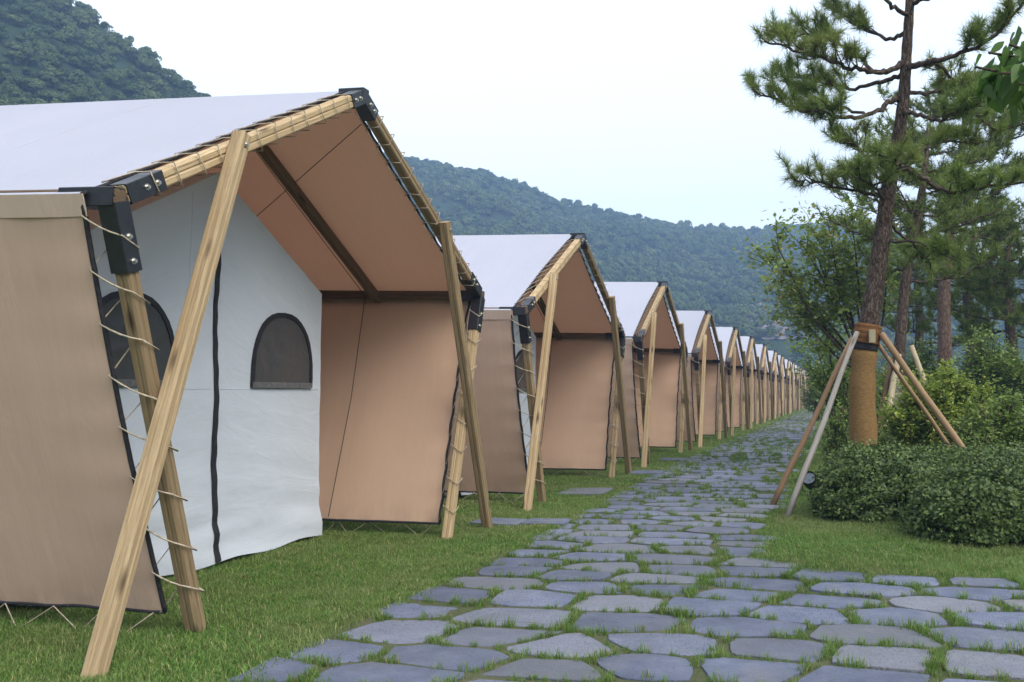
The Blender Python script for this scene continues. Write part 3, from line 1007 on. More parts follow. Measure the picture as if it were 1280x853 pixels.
def build_tent():
    T = link('tent', None)
    PW = 0.084
    # ---- timber frame: front posts, rafters, braces, beams running back
    for s in (-1, 1):
        mb = MB(); beam(mb, post_pt(s, -0.03), post_pt(s, 0.985), PW, PW, V3((1, 0, 0)))
        link('post', mb.mesh('post', M_WOOD_SHADED if s < 0 else M_WOOD), T)
        mb = MB(); beam(mb, rafter_pt(s, 0.02), rafter_pt(s, 0.97), 0.092, PW, V3((1, 0, 0)))
        link('rafter', mb.mesh('rafter', M_WOOD if s < 0 else M_WOOD_SHADED), T)
        top = V3((0.092, s * (1.50 if s < 0 else 1.33), 2.80)); foot = V3((0.105, s * (2.52 if s < 0 else 2.40), -0.06))
        mb = MB(); beam(mb, foot, top, 0.088, 0.088, V3((1, 0, 0)), 0.012)
        b = link('brace', mb.mesh('brace', M_WOOD if s < 0 else M_WOOD_SHADED), T)
        d = (foot - top).normalized()
        for q in (0.07, ):
            mb = MB(); p = top + d * q + V3((0.044, 0, 0))
            tube(mb, [p, p + V3((0.006, 0, 0))], 0.015, 10); tube(mb, [p + V3((0.005, 0, 0)), p + V3((0.017, 0, 0))], 0.009, 6)
            BOLTS.append(link('bolt', mb.mesh('bolt', M_ZINC), b))
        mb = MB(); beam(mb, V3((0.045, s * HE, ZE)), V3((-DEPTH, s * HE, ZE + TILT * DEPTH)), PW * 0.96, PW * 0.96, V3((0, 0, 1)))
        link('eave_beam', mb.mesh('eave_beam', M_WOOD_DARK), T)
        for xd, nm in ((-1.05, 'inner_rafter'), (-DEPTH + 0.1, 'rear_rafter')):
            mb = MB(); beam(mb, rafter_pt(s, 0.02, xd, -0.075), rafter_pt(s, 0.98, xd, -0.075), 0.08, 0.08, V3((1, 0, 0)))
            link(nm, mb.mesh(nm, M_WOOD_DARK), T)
        mb = MB(); beam(mb, post_pt(s, -0.03, -DEPTH + 0.1), post_pt(s, 0.98, -DEPTH + 0.1), PW, PW, V3((1, 0, 0)))
        link('rear_post', mb.mesh('rear_post', M_WOOD), T)
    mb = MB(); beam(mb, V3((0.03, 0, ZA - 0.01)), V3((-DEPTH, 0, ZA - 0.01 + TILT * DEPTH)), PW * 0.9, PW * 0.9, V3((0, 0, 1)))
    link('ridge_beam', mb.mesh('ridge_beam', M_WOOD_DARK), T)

    # ---- black steel corner brackets
    S = PW + 0.016
    for s in (-1, 1):
        mb = MB()
        sleeve(mb, rafter_pt(s, 0.022), rafter_pt(s, 0.125), 0.104, S, V3((1, 0, 0)))
        sleeve(mb, post_pt(s, 0.845), post_pt(s, 0.992), S + 0.003, S + 0.003, V3((1, 0, 0)))
        sleeve(mb, V3((0.040, s * HE, ZE)), V3((-0.27, s * HE, ZE + TILT * 0.27)), S - 0.004, S - 0.004, V3((0, 0, 1)))
        b = link('corner_bracket', mb.mesh('corner_bracket', M_STEEL), T)
        fx = S / 2
        bolts(b, None, V3((1, 0, 0)), [rafter_pt(s, t, fx) + V3((0, 0, TILT * fx)) for t in (0.072, 0.103)] + [post_pt(s, t, fx + 0.001) for t in (0.868, 0.92)])
        bolts(b, None, V3((0, s, 0)), [V3((-0.20, s * (HE + S / 2 - 0.002), ZE + 0.006))])
    mb = MB()
    for s in (-1, 1):
        sleeve(mb, rafter_pt(s, 0.925), rafter_pt(s, 1.0, 0, 0.002), 0.104, S, V3((1, 0, 0)))
    sleeve(mb, V3((0.052, 0, ZA + 0.004)), V3((-0.15, 0, ZA + 0.004 + TILT * 0.15)), S * 0.86, S + 0.004, V3((0, 0, 1)))
    b = link('ridge_bracket', mb.mesh('ridge_bracket', M_STEEL), T)
    for s in (-1, 1):
        bolts(b, None, V3((1, 0, 0)), [rafter_pt(s, t, S / 2) + V3((0, 0, TILT * S / 2)) for t in (0.942, 0.967)])

    # ---- cloth: roof sheets (pale outside, tan lining), valances, side walls
    XF = -0.10
    for s in (-1, 1):
        nrm = V3((0, s * SL, 1)).normalized()
        def fn(u, v, s=s, nrm=nrm):
            # u: eave to ridge, v: front to rear; edges pulled in a little between the lacing points
            x0 = XF - 0.024 * math.sin(math.pi * u) - 0.012 * abs(math.sin(math.pi * 12 * (u - 0.06) / 0.87))
            x = x0 + (-DEPTH - x0) * v
            y = s * (HE + 0.075) * (1 - u)
            z = ZA + 0.045 - SL * (HE + 0.075) * (1 - u) - TILT * x
            sag = 0.030 * math.sin(math.pi * u) * math.sin(math.pi * min(1, v * 2.2 % 1.0)) + 0.004 * math.sin(v * 37 + u * 9) * math.sin(math.pi * u)
            return V3((x, y, z)) - nrm * sag, nrm
        mb = MB(); sheet(mb, fn if s > 0 else (lambda u, v, f=fn: f(u, 1 - v)), 60, 40, 0.006, 0, 1, (2.7, 5.0))
        r = link('roof_sheet', mb.mesh('roof_sheet', [M_ROOF_OUT, M_ROOF_IN], True), T)
        mb = MB()
        tube(mb, [fn(k / 60, 0.0)[0] for k in range(61)], 0.012, 5)
        link('hem', mb.mesh('hem', M_HEM, True), r)
        for vv in (0.30, 0.62, 0.92):
            mb = MB(); tube(mb, [fn(k / 16, vv)[0] + nrm * 0.003 for k in range(17)], 0.0015, 4)
            link('seam', mb.mesh('seam', M_ROOF_OUT, True), r)
        # valance: the strip of roof cloth folded down over the eave
        def fv(u, v, s=s):
            x = XF + (-DEPTH - XF) * v
            rip = 0.004 * math.sin(v * 31) * u + 0.003 * math.sin(v * 87 + 1)
            return V3((x, s * (HE + 0.076 - 0.036 * u + rip), ZE + 0.008 - 0.105 * u - TILT * x - 0.004 * u * math.sin(v * 23))), V3((0, s, 0))
        mb = MB(); sheet(mb, fv if s < 0 else (lambda u, v, f=fv: f(u, 1 - v)), 3, 30, 0.004, 0, 0, (0.12, 5))
        link('valance', mb.mesh('valance', M_VALANCE, True), r)
        # side wall
        wn_ = V3((0, ZE, -s * (HE - HP))).normalized() * s
        def fw(u, v, s=s, wn_=wn_):
            # u: bottom to top, v: front to rear
            t = 0.062 + 0.945 * u
            x0 = XF - 0.012 - 0.020 * math.sin(math.pi * u) - 0.009 * abs(math.sin(math.pi * 8 * (0.97 - t) / 0.92))
            x = x0 + (-DEPTH - x0) * v
            p = post_pt(s, t, x)
            bil = 0.012 * math.sin(math.pi * u) * math.sin(v * 9.0 + 0.6) + 0.005 * math.sin(v * 46) * (1 - u) * math.exp(-u * 5)
            bil += 0.0035 * math.cos(2 * math.pi * 8 * (0.97 - t) / 0.92) * math.exp(-v * 26) + 0.006 * math.sin(2 * math.pi * 15 * v / 0.95) * math.exp(-u * 16)
            return p + wn_ * (0.060 + bil), wn_
        mb = MB(); sheet(mb, fw if s > 0 else (lambda u, v, f=fw: f(u, 1 - v)), 56, 60, 0.006, 0, 1, (2.3, 5.0))
        w = link('side_wall', mb.mesh('side_wall', [M_WALL_OUT, M_WALL], True), T)
        mb = MB(); tube(mb, [fw(k / 56, 0.0)[0] for k in range(57)], 0.013, 5)
        link('hem', mb.mesh('hem', M_HEM, True), w)
        mb = MB(); tube(mb, [fw(0.0, k / 60)[0] for k in range(61)], 0.012, 5)
        link('hem', mb.mesh('hem', M_HEM, True), w)

        # ---- ropes: lacing round post and rafter, ties from the wall foot to the ground
        pts = []
        n = 8
        hw = PW / 2 + 0.012
        for k in range(n):
            t0 = 0.97 - 0.92 * k / n; t1 = 0.97 - 0.92 * (k + 0.42) / n; t2 = 0.97 - 0.92 * (k + 1) / n
            e = fw((t0 - 0.062) / 0.945, 0.004)[0] + wn_ * 0.012
            jit = random.uniform(-0.012, 0.012)
            o_ = V3((0, s, 0))
            a = post_pt(s, t1 + jit) + V3((hw, 0, 0)) + o_ * hw * 0.9
            b_ = post_pt(s, t1 - 0.02 + jit) + V3((hw, 0, 0)) - o_ * hw
            c_ = post_pt(s, t1 + 0.01 + jit) + V3((-hw, 0, 0)) - o_ * hw
            e2 = fw(max(0.0, (t2 - 0.062) / 0.945), 0.004)[0] + wn_ * 0.012
            pts += rope_sag(e, a, 4, 0.014) + [b_, c_]
            if k == n - 1: pts += [e2]
        mb = MB(); tube(mb, pts, 0.0050, 5)
        link('lacing_rope', mb.mesh('lacing_rope', M_ROPE, True), T)
        pts = []
        n = 12
        for k in range(n):
            t0 = 0.06 + 0.87 * k / n; t1 = 0.06 + 0.87 * (k + 0.5) / n; t2 = 0.06 + 0.87 * (k + 1) / n
            up = V3((0, s * SL, 1)).normalized() * 1.2
            e = fn(t0, 0.004)[0] + up * 0.012
            a = rafter_pt(s, t1) - V3((hw, 0, 0)) * 0.9 + up * hw
            b_ = rafter_pt(s, t1 + random.uniform(-0.006, 0.006)) + V3((hw, 0, 0)) + up * hw
            c_ = rafter_pt(s, t1 + random.uniform(-0.004, 0.012)) + V3((hw, 0, 0)) - up * hw
            d_ = rafter_pt(s, t1 + 0.01) - V3((hw, 0, 0)) - up * hw
            e2 = fn(t2, 0.004)[0] - up * 0.012
            pts += [e, a, b_, c_, d_, e2]
        mb = MB(); tube(mb, pts, 0.0045, 4)
        link('lacing_rope', mb.mesh('lacing_rope', M_ROPE, True), T)
        pts = []
        n = 15
        for k in range(n):
            v0 = 0.012 + 0.95 * k / n; v1 = 0.012 + 0.95 * (k + 0.55) / n
            e = fw(0.0, v0)[0] + wn_ * 0.008
            g = V3(fw(0.0, v1 + random.uniform(-.01, .01))[0]); g = V3((g.x, g.y + s * random.uniform(0.02, 0.10), -0.01))
            pts += [e, g]
        pts.append(fw(0.0, 0.97)[0])
        mb = MB(); tube(mb, pts, 0.0042, 4)
        link('ground_tie', mb.mesh('ground_tie', M_ROPE, True), T)
    # thin stay cables under the right roof slope
    mb = MB(); tube(mb, [rafter_pt(1, 0.94, -0.06, -0.09), V3((-1.75, 1.25, 2.87))], 0.0045, 4)
    link('stay_cable', mb.mesh('stay_cable', M_CABLE), T)
    mb = MB(); tube(mb, [rafter_pt(1, 0.90, -1.14, -0.06), rafter_pt(1, 0.06, -1.14, -0.10), post_pt(1, 0.55, -1.16) - V3((0, 0.03, 0)), post_pt(1, 0.07, -1.2)], 0.0045, 4)
    link('stay_cable', mb.mesh('stay_cable', M_CABLE), T)

    # ---- the white inner tent
    XC, HC, ZC, ZCA, Z0 = -1.167, 1.466, 2.207, 2.99, 0.035
    rn = np.random.default_rng(19)
    def fold(y, z):
        f = 0.010 * float(fbm(np.array(y * 1.7), np.array(z * 1.1), 3)) + 0.006 * float(fbm(np.array((y + z * .6) * 4), np.array((z - y * .3) * 2.2), 8))
        low = math.exp(-((z - 0.30) / 0.16) ** 2)
        f += 0.020 * low * float(vnoise(y * 1.6, z * 9, 14)) + 0.010 * math.sin(z * 22 + y * 3) * math.exp(-z * 2.2)
        f += 0.012 * math.exp(-abs(y) * 14) * math.sin(z * 6)
        return f
    def fc(u, v):
        y = -HC + 2 * HC * u
        top = ZC + (ZCA - ZC) * (1 - abs(y) / HC)
        z = Z0 + (top - Z0) * v
        wav = 0.035 * (u - 0.5) * 2 * (1 - v) ** 3
        return V3((XC + fold(y, z) + 0.05 * math.exp(-v * 9), y + wav * 0.3, z + 0.012 * math.sin(y * 7) * (1 - v) ** 6)), V3((1, 0, 0))
    mb = MB(); sheet(mb, fc, 64, 64, 0.004, 0, 0, (2.9, 2.9))
    front = link('canvas_front', mb.mesh('canvas_front', M_CANVAS, True), T)
    # zip down the door
    def yz(y, z, off=0.0):
        u = (y + HC) / (2 * HC); top = ZC + (ZCA - ZC) * (1 - abs(y) / HC)
        v = (z - Z0) / (top - Z0)
        p = fc(u, max(0, min(1, v)))[0]
        return V3((p.x + off, y, z))
    def fz(u, v):
        z = 0.045 + (2.44 - 0.045) * v
        y = 0.012 * math.sin(z * 2.3) + (u - 0.5) * (0.062 - 0.016 * v)
        return yz(y, z, 0.010 + 0.004 * math.sin(u * math.pi) + 0.003 * math.sin(z * 31)), V3((1, 0, 0))
    mb = MB(); sheet(mb, fz, 4, 60, 0.004, 0, 0, (1, 1))
    link('zip', mb.mesh('zip', M_ZIP, True), front)
    for s in (-1, 1):
        y0, y1, z0, z1 = 0.456, 1.289, 1.349, 1.965
        out = arch(y0, y1, z0, z1)
        cy, cz = (y0 + y1) / 2, (z0 + z1) / 2 - 0.05
        wdw = link('window', None, front)
        # pane: rings from the outline to the centre, rippled vinyl
        v, f = [], []
        nr = 7
        for r in range(nr):
            q = 1 - r / nr
            for (y, z) in out:
                yy, zz = cy + (y - cy) * q * 0.985, cz + (z - cz) * q * 0.985
                rip = 0.006 * math.sin(yy * 19 + zz * 31 + s) * math.sin(zz * 13 - yy * 9) * (1 - q * q) * 1.6
                v.append(V3((yz(s * yy, zz).x + 0.012 + rip, s * yy, zz)))
        m = len(out)
        for r in range(nr - 1):
            for k in range(m):
                k2 = (k + 1) % m
                f.append([r * m + k, r * m + k2, (r + 1) * m + k2, (r + 1) * m + k] if s > 0 else [r * m + k, (r + 1) * m + k, (r + 1) * m + k2, r * m + k2])
        f.append([(nr - 1) * m + k for k in range(m)] if s > 0 else [(nr - 1) * m + k for k in range(m)][::-1])
        link('pane', MB().add(v, f).mesh('pane', M_PANE, True), wdw)
        # dark tape round the arch, grey tape on the sill
        def tape(name, pts2, wid, mat, proud):
            v, f = [], []
            for i, (y, z) in enumerate(pts2):
                a = pts2[max(0, i - 1)]; b = pts2[min(len(pts2) - 1, i + 1)]
                d = V3((0, b[0] - a[0], b[1] - a[1])).normalized(); nn = V3((0, -d.z, d.y))
                for e, px_ in ((-1, 0.0), (-1, proud), (1, proud), (1, 0.0)):
                    q = V3((0, y, z)) + nn * (e * wid / 2)
                    v.append(V3((yz(s * max(-HC, min(HC, q.y)), q.z).x + 0.006 + px_ + 0.002 * math.sin(i * 1.7), s * q.y, q.z)))
            for i in range(len(pts2) - 1):
                for k in range(3):
                    q = [i * 4 + k, i * 4 + k + 1, (i + 1) * 4 + k + 1, (i + 1) * 4 + k]
                    f.append(q if s < 0 else q[::-1])
            link(name, MB().add(v, f).mesh(name, mat, False), wdw)
        tape('border', out, 0.040, M_ZIP, 0.014)
        tape('sill_tape', [(y1 + 0.012, z0 + 0.022), (cy, z0 + 0.022), (y0 - 0.012, z0 + 0.022)], 0.046, M_GREYTAPE, 0.019)
    # seams of the canvas
    for ya, za, yb, zb in ((-1.42, 1.335, -0.06, 1.335), (0.06, 1.335, 1.42, 1.335), (-0.30, 1.9, -0.30, 2.78)):
        mb = MB(); tube(mb, [yz(ya + (yb - ya) * k / 16, za + (zb - za) * k / 16, 0.002) for k in range(17)], 0.0035, 4)
        link('seam', mb.mesh('seam', M_CANVAS, True), front)
    for s in (-1, 1):
        def fs_(u, v, s=s):
            z = Z0 + (ZC - Z0) * u
            return V3((XC + (-DEPTH + 0.3 - XC) * v, s * (HC + 0.008 * math.sin(v * 25) * (1 - u)), z)), V3((0, s, 0))
        mb = MB(); sheet(mb, fs_ if s < 0 else (lambda u, v, f=fs_: f(u, 1 - v)), 6, 20, 0.004)
        link('inner_side', mb.mesh('inner_side', M_CANVAS, True), T)
        def fr_(u, v, s=s):
            return V3((XC + (-DEPTH + 0.3 - XC) * v, s * HC * (1 - u), ZC + (ZCA - ZC) * u)), V3((0, s * 0.47, 0.88))
        mb = MB(); sheet(mb, fr_ if s > 0 else (lambda u, v, f=fr_: f(u, 1 - v)), 4, 10, 0.004)
        link('inner_roof', mb.mesh('inner_roof', M_CANVAS, True), T)
    def fb_(u, v):
        y = -HC + 2 * HC * u; top = ZC + (ZCA - ZC) * (1 - abs(y) / HC)
        return V3((-DEPTH + 0.3, y, Z0 + (top - Z0) * v)), V3((-1, 0, 0))
    mb = MB(); sheet(mb, lambda u, v: fb_(1 - u, v), 8, 4, 0.004)
    link('inner_back', mb.mesh('inner_back', M_CANVAS, True), T)
    return T

def descend(o):
    kids = list(o.children)
    return kids

def copy_tree(o, parent=None, skip=()):
    c = o.copy()
    COL.objects.link(c)
    c.parent = parent
    for ch in descend(o):
        if ch in skip: continue
        copy_tree(ch, c, skip)
    return c

ORD = ['first', 'second', 'third', 'fourth', 'fifth', 'sixth', 'seventh', 'eighth', 'ninth', 'tenth', 'eleventh', 'twelfth', 'thirteenth', 'fourteenth', 'fifteenth', 'sixteenth']
def tent_label(k):
    if k == 0: return 'large tan tent whose white canvas front and arched windows show in full'
    if k == 1: return 'second tent of the row, tan walls, sliver of white canvas behind its post'
    if k == N_TENT - 1: return 'last and smallest tan tent at the far end of the row'
    return '%s tan gable tent along the path, counted from the big tent at the front' % ORD[k]

proto = build_tent()
bpy.context.view_layer.update()
bolt_set = set(BOLTS)
tents = []
for k in range(N_TENT):
    t = proto if k == 0 else copy_tree(proto, None, bolt_set if k > 3 else ())
    tents.append(t)
for k, t in enumerate(tents):
    jx, jy, jr = (0, 0, 0) if k == 0 else (random.uniform(-.04, .04), random.uniform(-.05, .05), math.radians(random.uniform(-.8, .8)))
    t.location = (TENT_X + jx, TENT_Y + SPACING * k + jy, 0.0)
    t.rotation_euler = (0, math.radians(random.uniform(-.25, .25)) if k else 0, jr)
    if k: t.scale = (1, random.uniform(.992, 1.008), random.uniform(.988, 1.008))
    tag(t, tent_label(k), 'tent', 'tents in a row along the path')

# ================================================================== GRASS
def clump(name, rnd, n, rad, h0, h1, wid, mat, lean=0.5):
    V, F = [], []
    for k in range(n):
        a = rnd.uniform(0, 6.28); r = rad * math.sqrt(rnd.random())
        b = np.array([r * math.cos(a), r * math.sin(a), -0.004])
        h = rnd.uniform(h0, h1)
        d = rnd.uniform(0, 6.28); ln = rnd.uniform(0.1, lean) * h
        s = np.array([-math.sin(d), math.cos(d), 0]) * wid / 2 * rnd.uniform(0.7, 1.3)
        dv = np.array([math.cos(d) * ln, math.sin(d) * ln, 0])
        m = b + dv * 0.35 + np.array([0, 0, h * 0.62]); t = b + dv * 1.2 + np.array([0, 0, h])
        o = len(V)
        V += [b - s, b + s, m + s * 0.8, m - s * 0.8, t]
        F.append([o, o + 1, o + 2, o + 3]); F.append([o + 3, o + 2, o + 4])
    me = bpy.data.meshes.new(name)
    me.from_pydata([tuple(v) for v in V], [], F)
    me.materials.append(mat)
    return me
rg = np.random.default_rng(9)
LAWN_SRC = [source('lawn_clump_%d' % k, clump('lawn_clump_%d' % k, rg, 46, 0.085, 0.016, 0.042, 0.0042, M_GRASS, 1.0)) for k in range(5)]
TUFT_SRC = [source('tuft_%d' % k, clump('tuft_%d' % k, rg, 30, 0.038, 0.025, 0.075, 0.0040, M_TUFT, 0.9)) for k in range(5)]

def in_view(x, y, z, m=60):
    v = np.stack([x, y, z - CAM_Z], -1); d = v @ _F
    px = 800 + 1171.33 * (v @ _R) / np.maximum(d, 0.1); py = 426.5 - 1171.33 * (v @ _U) / np.maximum(d, 0.1)
    return (d > 1.5) & (px > -m * 4) & (px < 1280 + m * 4) & (py < 853 + m * 3)

def lawn():
    P, S = [], []
    for (x0, x1, y0, y1, dens, sc) in ((-6.4, -2.3, 2.4, 7, 330, 0.95), (-6.6, -2.3, 7, 13, 240, 1.05), (-7, -2.6, 13, 26, 110, 1.35), (-7, -2.7, 26, 60, 40, 1.9), (-7, -2.6, 60, 110, 22, 2.4),
                                       (-0.9, 4.0, 6.9, 11, 260, 1.0), (-1.0, 6.0, 11, 20, 110, 1.3), (-1.8, 6, 20, 60, 30, 2.0), (-6.5, -2.0, -2, 2.4, 60, 1.2)):
        n = int((x1 - x0) * (y1 - y0) * dens)
        x = RNG.uniform(x0, x1, n); y = RNG.uniform(y0, y1, n)
        z = np.where(x > -1.2, mound(x, y), 0.0)
        ok = ~in_path(x + 0.05 * vnoise(x * 5, y * 5, 2), y + 0.05 * vnoise(x * 5, y * 5, 6)) & in_view(x, y, z)
        # worn, thinner patches
        worn = fbm(x * 0.8, y * 0.8, 51)
        ok &= RNG.random(n) > np.clip(worn * 1.4 - 0.25, 0, 0.65)
        P.append(np.stack([x, y, z], -1)[ok])
        s = sc * RNG.uniform(0.7, 1.25, n) * (1 + 0.25 * fbm(x * 1.5, y * 1.5, 61))
        S.append(np.stack([s, s, s * np.where(np.full(n, sc) > 1.3, 0.75, 1.0)], -1)[ok])
    P = np.concatenate(P); S = np.concatenate(S)
    return scatter('grass', P, RNG.uniform(0, 6.28, len(P)), S, LAWN_SRC)
lawn()

def joint_grass():
    P = []
    for (y0, y1, dens) in ((3.0, 8, 420), (8, 14, 260), (14, 26, 130), (26, 70, 45)):
        x0, x1 = -3.3, (3.0 if y0 < 8 else 0.2)
        n = int((x1 - x0) * (y1 - y0) * dens)
        x = RNG.uniform(x0, x1, n); y = RNG.uniform(y0, y1, n)
        ok = in_path(x - 0.04, y) & in_view(x, y, x * 0)
        # grass grows in runs: some joints stay bare
        run = fbm(x * 1.6, y * 1.6, 71)
        ok &= RNG.random(n) < np.clip(0.80 + run * 1.1, 0.10, 1)
        P.append(np.stack([x, y, np.full(n, 1.0 if y0 < 14 else 1.6)], -1)[ok])
    P = np.concatenate(P)
    keep = np.ones(len(P), bool)
    for poly in STONES:
        c = poly.mean(0); r = np.abs(poly - c).max(0)
        near = np.nonzero((np.abs(P[:, 0] - c[0]) < r[0]) & (np.abs(P[:, 1] - c[1]) < r[1]) & keep)[0]
        if not len(near): continue
        q = c + (poly - c) * 0.97
        px, py = P[near, 0], P[near, 1]
        ins = np.zeros(len(near), bool)
        m = len(q)
        for i in range(m):
            x1, y1 = q[i]; x2, y2 = q[(i + 1) % m]
            cond = ((y1 > py) != (y2 > py)) & (px < (x2 - x1) * (py - y1) / (y2 - y1 + 1e-12) + x1)
            ins ^= cond
        keep[near[ins]] = False
    P = P[keep]
    s = RNG.uniform(0.38, 0.98, len(P)) * P[:, 2] * (1 + 0.3 * fbm(P[:, 0] * 2.2, P[:, 1] * 2.2, 81))
    pts = np.stack([P[:, 0], P[:, 1], np.full(len(P), 0.004)], -1)
    return scatter('joint_grass', pts, RNG.uniform(0, 6.28, len(P)), s, TUFT_SRC)
joint_grass()

# ================================================================== STEPPING STONES IN THE LAWN
def stepping_stone(x, y, w, h, label, rz=0.0):
    rnd = np.random.default_rng(int(abs(x * 1000) + y * 10))
    quad = np.array([[-w / 2, -h / 2], [w / 2, -h / 2 * 0.9], [w / 2 * 0.93, h / 2], [-w / 2 * 0.95, h / 2 * 0.92]])
    v, f = stone_mesh(round_poly(quad, rnd), 0.03, rnd)
    o = link('stepping_stone', MB().add(v, f).mesh('stepping_stone', M_STONE), None, (x, y, 0))
    o.rotation_euler = (0, 0, rz)
    return tag(o, label, 'stone', 'stepping stones in the lawn')
stepping_stone(-3.32, 11.95, 0.62, 0.75, 'broad grey stepping stone in the grass right before the second tent')
stepping_stone(-3.38, 8.95, 0.50, 0.42, 'flat stepping stone between the front tent and the path, nearer the tent')
stepping_stone(-2.92, 9.05, 0.46, 0.40, 'flat stepping stone between the front tent and the path, touching the paving')
stepping_stone(-3.15, 15.0, 0.55, 0.60, 'flat grey stepping stone in the grass between second and third tents')
stepping_stone(-3.25, 18.1, 0.55, 0.60, 'flat grey stepping stone in the grass before the third tent')

# wooden blocks holding the floor of the front tent
mb = MB(); beam(mb, V3((0, 0, 0.03)), V3((-0.42, 0, 0.03)), 0.16, 0.14, V3((0, 0, 1)), 0.01, 0)
o = link('timber_block', mb.mesh('timber_block', M_PROP_BROWN), None, (-5.10, 4.66, 0.04))
tag(o, 'short reddish timber block under the wall of the large front tent', 'timber block')

# ================================================================== TREES
def bez(pts, n):
    """Catmull-Rom through the points, n steps each."""
    pts = [Vector(p) for p in pts]
    P = [pts[0] * 2 - pts[1]] + pts + [pts[-1] * 2 - pts[-2]]
    out = []
    for i in range(1, len(P) - 2):
        for k in range(n):
            t = k / n
            a, b, c, d = P[i - 1], P[i], P[i + 1], P[i + 2]
            out.append(0.5 * ((2 * b) + (c - a) * t + (2 * a - 5 * b + 4 * c - d) * t * t + (3 * b - a - 3 * c + d) * t ** 3))
    out.append(pts[-1])
    return out

class Needles:
    """Pine tufts gathered into one crown."""
    def __init__(self): self.V = []; self.n = 0
    def tuft(self, p, d, rnd, count=34, length=0.095, width=0.0075):
        d = np.array(d, float); d /= np.linalg.norm(d) + 1e-9
        a = rnd.normal(0, 1, (count, 3)); a /= np.linalg.norm(a, axis=1, keepdims=True)
        dirs = d * rnd.uniform(0.25, 1.2, (count, 1)) + a * 0.85
        dirs[:, 2] += 0.15
        dirs /= np.linalg.norm(dirs, axis=1, keepdims=True)
        base = np.array(p) - d * rnd.uniform(0, 0.10, (count, 1))
        L = length * rnd.uniform(0.7, 1.25, (count, 1))
        side = np.cross(dirs, rnd.normal(0, 1, (count, 3))); side /= np.linalg.norm(side, axis=1, keepdims=True) + 1e-9
        V = np.stack([base - side * width / 2, base + side * width / 2, base + dirs * L], 1).reshape(-1, 3)
        self.V.append(V)
    def mesh(self, name, mat):
        V = np.concatenate(self.V)
        return fast_mesh(name, V, np.arange(len(V)), 3, mat)

def pine(name, label, trunk_px, trunk_r, y, branches, mat_trunk, seed, needle=M_NEEDLE, tuft_n=46, tuft_len=0.135, tuft_w=0.0065, dens=1.0, base_z=None, spread=1.0):
    """trunk_px: trunk line; branches: list of (points, start radius, foliage from, twig length)."""
    rnd = np.random.default_rng(seed)
    base = trunk_px[0]
    T = empty(name, base, label, 'tree')
    loc = Vector(base)
    tr = [Vector(p) - loc for p in trunk_px]
    line = bez(tr, 6)
    n = len(line)
    rad = [float(np.interp(i / (n - 1), np.linspace(0, 1, len(trunk_r)), trunk_r)) * (1 + 0.05 * math.sin(i * 2.3)) for i in range(n)]
    mb = MB(); tube(mb, line, rad, 12)
    link('trunk', mb.mesh('trunk', mat_trunk, True), T)
    nd = Needles()
    for pts, r0, f0, tl in branches:
        bl = bez([Vector(p) - loc for p in pts], 5)
        m = len(bl)
        bl = [p + Vector(rnd.normal(0, 0.012, 3)) if 0 < i < m - 1 else p for i, p in enumerate(bl)]
        mb = MB()
        tube(mb, bl, [r0 * (1 - 0.8 * i / (m - 1)) + 0.004 for i in range(m)], 6)
        total = sum((bl[i + 1] - bl[i]).length for i in range(m - 1))
        nt_ = max(3, int(total * 13 * dens))
        for k in range(nt_):
            t = f0 + (1 - f0) * (k + rnd.random()) / nt_
            ii = min(m - 2, int(t * (m - 1)))
            p = bl[ii].lerp(bl[ii + 1], t * (m - 1) - ii)
            d = (bl[ii + 1] - bl[ii]).normalized()
            side = d.cross(Vector((0, 0, 1))); side = side.normalized() if side.length > 1e-3 else Vector((1, 0, 0))
            dirv = (d * rnd.uniform(0.2, 0.9) + side * rnd.choice([-1, 1]) * rnd.uniform(0.3, 1.0) + Vector((0, 0, rnd.uniform(0.0, 0.75)))).normalized()
            ln = tl * rnd.uniform(0.5, 1.15) * (1.15 - 0.5 * t)
            q1 = p + dirv * ln * 0.55 + Vector((0, 0, -0.02)); q2 = p + dirv * ln + Vector((0, 0, 0.10 * ln))
            tube(mb, [p, q1, q2], [0.010, 0.007, 0.004], 4, False)
            # side shoots, each ending in tufts
            ns = max(2, int(4.5 * ln / 0.35))
            for j in range(ns):
                tt = 0.35 + 0.65 * (j + rnd.random()) / ns
                c = p.lerp(q2, tt)
                dd = (dirv + Vector(rnd.normal(0, 0.75, 3)) + Vector((0, 0, 0.45))).normalized()
                sl = rnd.uniform(0.05, 0.17) * spread
                e = c + dd * sl
                tube(mb, [c, e], [0.005, 0.003], 3, False)
                nd.tuft(e, dd, rnd, tuft_n, tuft_len, tuft_w)
                nd.tuft(c.lerp(e, 0.4), dd, rnd, tuft_n // 3, tuft_len, tuft_w)
            nd.tuft(q2, dirv, rnd, tuft_n, tuft_len, tuft_w)
        link('branch', mb.mesh('branch', mat_trunk if r0 > 0.02 else M_TWIG, True), T)
    link('crown', nd.mesh('crown', needle), T)
    return T, loc

